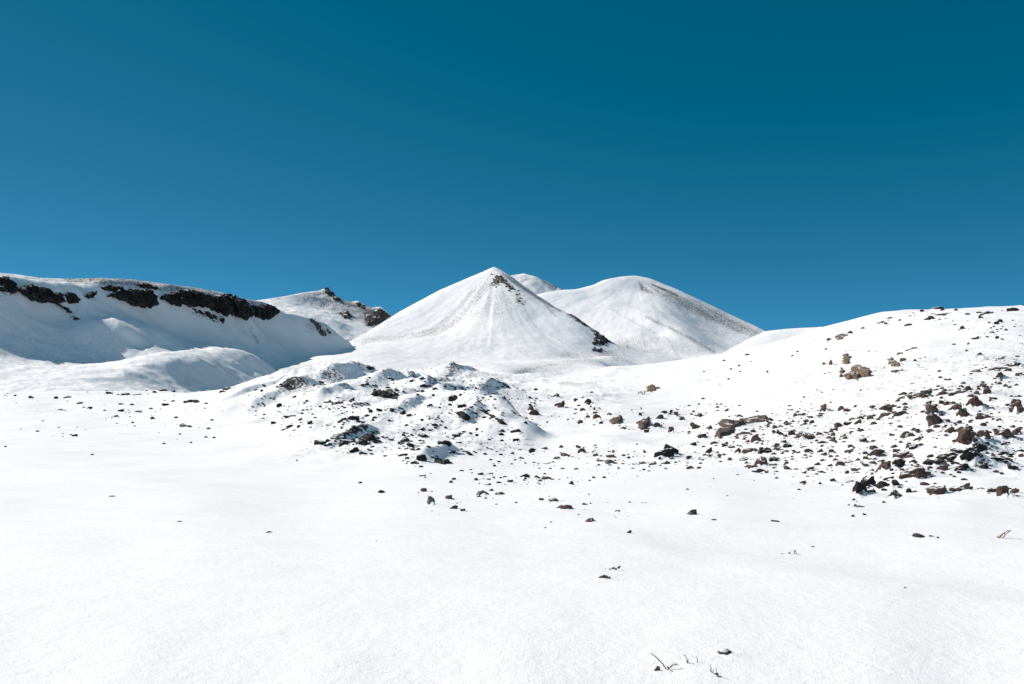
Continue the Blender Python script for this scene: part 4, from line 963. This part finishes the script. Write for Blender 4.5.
# ------------------------------------------------------------------ uncountable rubble between the rocks
def rubble(name, label, regions, tones_mat, seed, extra=()):
    rng = np.random.RandomState(seed)
    VV, TT, n0 = [], [], 0
    shapes = [rock_shape(1, 700 + k, 0.3, 5) for k in range(8)]
    spots = [(x, y, w, h, t) for (x, y, w, h, t, tone) in extra]
    for poly, n, (w0, w1), tilt, clump in regions:
        pl = np.array(poly, float)
        lo, hi = pl.min(0), pl.max(0)
        got = 0
        tries = 0
        while got < n and tries < n * 40:
            tries += 1
            p = lo + rng.rand(2) * (hi - lo)
            if poly_sd(np.array([p[0]]), np.array([p[1]]), poly)[0] < 0:
                continue
            ct, st = math.cos(math.radians(tilt * 0.8)), math.sin(math.radians(tilt * 0.8))
            v = fbm(np.array([[(p[0] * ct - p[1] * st) / 26.0, (p[0] * st + p[1] * ct) / 5.0, seed]]), 3, seed)[0]
            if v + rng.normal() * 0.12 < clump:
                continue
            w = w0 + (w1 - w0) * rng.rand() ** 2.5
            spots.append((p[0], p[1], w, w * rng.uniform(0.26, 0.7), tilt + rng.normal() * 12))
            got += 1
    for (x, y, w, h, t) in spots:
        hit = first_hit(x, y, [ground])
        if not hit:
            continue
        k = hit[0].y / FPX
        V, T = shapes[rng.randint(8)]
        a = rng.rand() * 6.28
        V = np.stack([V[:, 0] * math.cos(a) - V[:, 1] * math.sin(a), V[:, 0] * math.sin(a) + V[:, 1] * math.cos(a), V[:, 2]], -1)
        V = V * np.array([0.52 * w * k, 0.45 * w * k, 0.62 * h * k])
        c, s = math.cos(math.radians(t)), math.sin(math.radians(t))
        V = np.stack([V[:, 0] * c - V[:, 2] * s, V[:, 1], V[:, 0] * s + V[:, 2] * c], -1)
        V += np.array(hit[0]) + np.array([0, 0, 0.10 * h * k])
        VV.append(V)
        TT.append(T + n0)
        n0 += len(V)
    o = mesh_from(name, np.concatenate(VV), np.concatenate(TT), tones_mat, False)
    return tag(o, label, None, None, 'stuff')

crumbs = {'k': [], 'b': []}                       # small pieces lying about each rock
rngc = random.Random(5)
for (x, y, w, h, t, tone) in [(m[0], m[1], m[2], m[3], m[4], m[5]) for m in MARKS] + singles:
    if w < 3.5 or y > 500:
        continue
    for _ in range(rngc.choice((0, 1, 1, 2, 3)) + (w > 9) * 2):
        a = rngc.gauss(0, 1) * 0.9 * w
        ww = rngc.uniform(1.0, 0.4 * w + 0.6)
        tt = math.radians(20 if x > 700 else 0)
        crumbs['k' if tone == 'k' else 'b'].append((x + a, y - a * math.tan(tt) * 0.8 + rngc.gauss(0, 0.5) * h + 0.3 * h, ww, ww * rngc.uniform(0.3, 0.7), t + rngc.gauss(0, 10), tone))
m_rubble = rock_material("rubble_lava", ((0.045, 0.033, 0.027, 1), (0.11, 0.08, 0.066, 1), (0.07, 0.052, 0.042, 1)), 1.3, per_object=False)
m_rubble_dark = rock_material("rubble_dark_lava", ((0.02, 0.017, 0.016, 1), (0.055, 0.045, 0.04, 1), (0.035, 0.028, 0.026, 1)), 1.2, per_object=False)
rubble("rubble", "small loose brown stones strewn over the rocky right slope and its foot", [
    (((830, 420), (900, 395), (1024, 372), (1024, 470), (930, 470), (870, 478), (825, 470)), 560, (1.1, 6.5), 26, -0.05),
    (((740, 432), (830, 405), (840, 470), (800, 480), (735, 470), (700, 455)), 260, (1.1, 5.0), 18, -0.05),
    (((570, 410), (700, 405), (830, 400), (830, 430), (720, 442), (600, 428)), 190, (1.1, 5.0), 24, 0.0),
    (((880, 385), (1024, 350), (1024, 385), (900, 402)), 80, (1.2, 5.0), 20, 0.0),
    (((900, 312), (1024, 310), (1024, 345), (960, 335)), 70, (1.0, 3.5), 0, 0.0),
    (((700, 355), (830, 335), (830, 400), (700, 400)), 30, (1.0, 2.6), 0, 0.0),
    (((830, 345), (930, 345), (930, 390), (820, 392)), 40, (1.0, 3.0), 10, 0.05),
    (((520, 390), (600, 392), (600, 425), (545, 425)), 50, (1.0, 4.0), 20, 0.0),
], m_rubble, 11, [q for q in leftovers if q[5] in 'brtg'] + crumbs['b'])
rubble("rubble", "small loose black stones strewn over the lava hummocks and the flat snow beyond", [
    (((320, 405), (360, 380), (420, 376), (480, 395), (530, 440), (520, 460), (430, 452), (400, 465), (330, 450)), 420, (1.2, 5.0), -8, -0.05),
    (((225, 388), (320, 382), (340, 395), (330, 420), (280, 430), (230, 400)), 130, (1.0, 3.5), 0, 0.0),
    (((415, 380), (500, 378), (540, 400), (545, 440), (480, 400)), 130, (1.0, 4.0), -8, 0.0),
    (((460, 462), (560, 450), (640, 450), (720, 460), (640, 478), (560, 486), (470, 486)), 150, (1.0, 4.0), 0, -0.05),
    (((-20, 392), (150, 391), (230, 400), (220, 440), (60, 440), (-20, 420)), 70, (0.9, 3.0), 0, 0.0),
    (((580, 440), (720, 446), (720, 466), (590, 466)), 70, (1.0, 4.0), 0, -0.05),
    (((700, 470), (820, 480), (830, 500), (700, 500)), 14, (0.9, 2.2), 0, -0.2),
    (((400, 475), (640, 480), (640, 520), (430, 515)), 30, (0.9, 2.6), 0, -0.2),
], m_rubble_dark, 12, [q for q in leftovers if q[5] == 'k'] + crumbs['k'])

# ------------------------------------------------------------------ plants sticking out of the snow
def plain(name, a, b, rough=0.85):
    m, N, L, bs = new_mat(name)
    tc = N.new("ShaderNodeTexCoord").outputs["Object"]
    L.new(mix_col(N, L, map_range(N, L, noise_node(N, L, tc, 60, 3), 0.3, 0.7), a, b), bs.inputs["Base Color"])
    bs.inputs["Roughness"].default_value = rough
    return m
m_twig = plain("dry_twig", (0.10, 0.062, 0.042, 1), (0.22, 0.15, 0.11, 1))
m_leaf = plain("withered_leaf", (0.05, 0.035, 0.022, 1), (0.13, 0.09, 0.05, 1))
m_green = plain("mossy_leaf", (0.11, 0.10, 0.03, 1), (0.24, 0.20, 0.08, 1))
m_straw = plain("dry_stalk", (0.20, 0.12, 0.075, 1), (0.36, 0.25, 0.17, 1))

def tube(pts, r0, r1, sides=6):
    pts = [np.array(p, float) for p in pts]
    V, F = [], []
    for i, p in enumerate(pts):
        t = pts[min(i + 1, len(pts) - 1)] - pts[max(i - 1, 0)]
        t /= np.linalg.norm(t) + 1e-9
        u = np.cross(t, [0.3, 1, 0.2]); u /= np.linalg.norm(u)
        v = np.cross(t, u)
        r = r0 + (r1 - r0) * i / (len(pts) - 1)
        for k in range(sides):
            a = 2 * math.pi * k / sides
            V.append(p + r * (math.cos(a) * u + math.sin(a) * v))
    for i in range(len(pts) - 1):
        for k in range(sides):
            a, b = i * sides + k, i * sides + (k + 1) % sides
            F.append((a, b, b + sides, a + sides))
    V.append(pts[-1]); c = len(V) - 1
    for k in range(sides):
        F.append(((len(pts) - 1) * sides + k, (len(pts) - 1) * sides + (k + 1) % sides, c, c))
    return V, F

def plant(name, label, cat, base, stems, leaves, leaf_mat=None, group=None, stem_mat=None):
    """stems: lists of (px, py) from the foot up; leaves: (px, py, size px)"""
    h = first_hit(base[0], base[1], [ground])
    D = h[0].y
    k = D / FPX
    e = bpy.data.objects.new(name, None)
    C.objects.link(e)
    e.empty_display_size = 0.05
    e.location = h[0]
    tag(e, label, cat, group)
    rng = random.Random(int(base[0] * 7 + base[1]))
    def part(nm, V, F, mat):
        V = np.array(V) - np.array(h[0])
        F = [tuple(f) for f in F]
        me = bpy.data.meshes.new(nm)
        me.from_pydata([tuple(v) for v in V], [], [f if f[-1] != f[-2] else f[:3] for f in F])
        for p in me.polygons: p.use_smooth = True
        me.materials.append(mat)
        o = bpy.data.objects.new(nm, me)
        C.objects.link(o)
        o.parent = e
    for st, wpx in stems:
        pts = []
        for i, (x, y) in enumerate(st):
            dd = D + rng.uniform(-2, 2) * k * (i > 0)
            p = world_at(x, y, dd)
            if i == 0:
                p = p + np.array([0, 0, -1.5 * k])
            pts.append(p)
        fine = []
        for a, b in zip(pts[:-1], pts[1:]):
            for q in range(4):
                fine.append(a + (b - a) * q / 4 + np.array([rng.uniform(-.25, .25), rng.uniform(-.25, .25), rng.uniform(-.25, .25)]) * k * (q > 0))
        fine.append(pts[-1])
        V, F = tube(fine, wpx * k * 0.55, wpx * k * 0.3)
        part('stem', V, F, stem_mat or m_twig)
    for (x, y, s) in leaves:
        c = world_at(x, y, D + rng.uniform(-1.5, 1.5) * k)
        V, T = rock_shape(2, int(x * 13 + y), 0.5, 6)
        a = rng.uniform(0, 3.1)
        V = V * np.array([0.55, 0.4, 0.36]) * s * k
        V = np.stack([V[:, 0] * math.cos(a) - V[:, 2] * math.sin(a), V[:, 1], V[:, 0] * math.sin(a) + V[:, 2] * math.cos(a)], -1) + c
        part('leaf', V, T, leaf_mat or m_leaf)
    return e

PG = "dry plants poking through the snow"
plant('twig', "long bare twig leaning left in the bottom foreground snow", 'twig', (667, 669),
      [([(667, 669), (663, 664), (657, 658), (651, 653)], 1.3), ([(667, 669), (672, 665), (679, 665)], 1.0), ([(671, 666), (674, 663)], 0.7)],
      [(676, 664, 2.2), (668, 667.5, 2.6), (655, 680.5, 1.4)], None, PG)
plant('sprig', "short dry sprig with two stalks standing right of the long bare twig", 'plant', (687, 663),
      [([(687, 663), (687, 659), (684.5, 655)], 1.0), ([(687.5, 662), (688.5, 659)], 0.7), ([(697, 663), (697.5, 659), (696, 656)], 0.8)], [(687, 661, 1.8), (684.6, 655.3, 1.3)], None, PG)
plant('creeping_plant', "low row of withered leaves on a thin stem, below the nearest flat stone", 'plant', (717, 676),
      [([(710, 669), (713, 673), (717, 675), (725, 678), (737, 685)], 0.9), ([(711, 669), (710.5, 664)], 0.8), ([(717, 675), (716, 667)], 0.6)],
      [(717, 674, 3.4), (725, 678, 3.6), (721, 676.5, 1.8), (713, 671, 1.6)], None, PG)
plant('green_plant', "small yellow green plant poking out of a snow bump, above the split stone", 'plant', (614, 570),
      [([(606, 571), (610, 568.5), (614, 568)], 0.7), ([(614, 570), (619, 566.5)], 0.8), ([(626, 569), (631, 573), (633, 575)], 0.8)],
      [(613.5, 568, 3.4), (619, 567, 3.6), (610, 569, 1.6), (616, 569, 2.0), (605, 569, 1.2)], m_green, PG)
plant('dry_tuft', "reddish dry tuft leaning right on smooth snow near the right edge", 'dry plant', (1000, 538),
      [([(997, 539), (1001, 535), (1005, 532)], 0.9), ([(999, 538), (1003, 534), (1009, 530)], 0.9), ([(1001, 538), (1006, 534), (1011, 530.5)], 0.9), ([(996, 539), (998, 535.5)], 0.8), ([(1002, 538), (1005, 536)], 0.7)],
      [(1001, 535.5, 2.4), (1004, 533.5, 2.2), (1008, 531.2, 2.2), (998, 537, 1.8), (1010, 530.8, 1.6), (988, 540.5, 2.0), (992, 539.5, 1.2)], m_straw, PG, m_straw)
plant('dry_tuft', "sparse brown dry stalks barely showing in snow, left of the drift's edge", 'dry plant', (790, 554),
      [([(781, 555), (783, 553)], 0.8), ([(789, 554), (791, 551.5)], 0.8), ([(794, 554), (795, 550)], 0.9)], [(782, 554, 1.8), (789, 553, 1.8), (795, 551, 2.6), (796, 553, 1.8), (811, 559, 1.6)], m_straw, PG, m_straw)
plant('dry_tuft', "pale straw tuft on the white slope, left of the lone tan rock clump", 'dry plant', (642, 394),
      [([(636, 395), (639, 392.5), (642, 391)], 0.9), ([(640, 394), (644, 391.5)], 0.9), ([(643, 394), (646, 391)], 0.9), ([(638, 395), (638.5, 392)], 0.8)], [(641, 392.5, 1.6), (645, 391.5, 1.5)], m_straw, PG, m_straw)
plant('dry_tuft', "tiny reddish grass tips alone in the middle foreground snow", 'dry plant', (379, 541.5),
      [([(376, 541.5), (376.4, 539.8)], 0.6), ([(381, 542), (381.6, 540.5)], 0.5), ([(386, 542), (386.5, 540.8)], 0.5)], [(376.2, 540.5, 1.0)], m_straw, PG, m_straw)
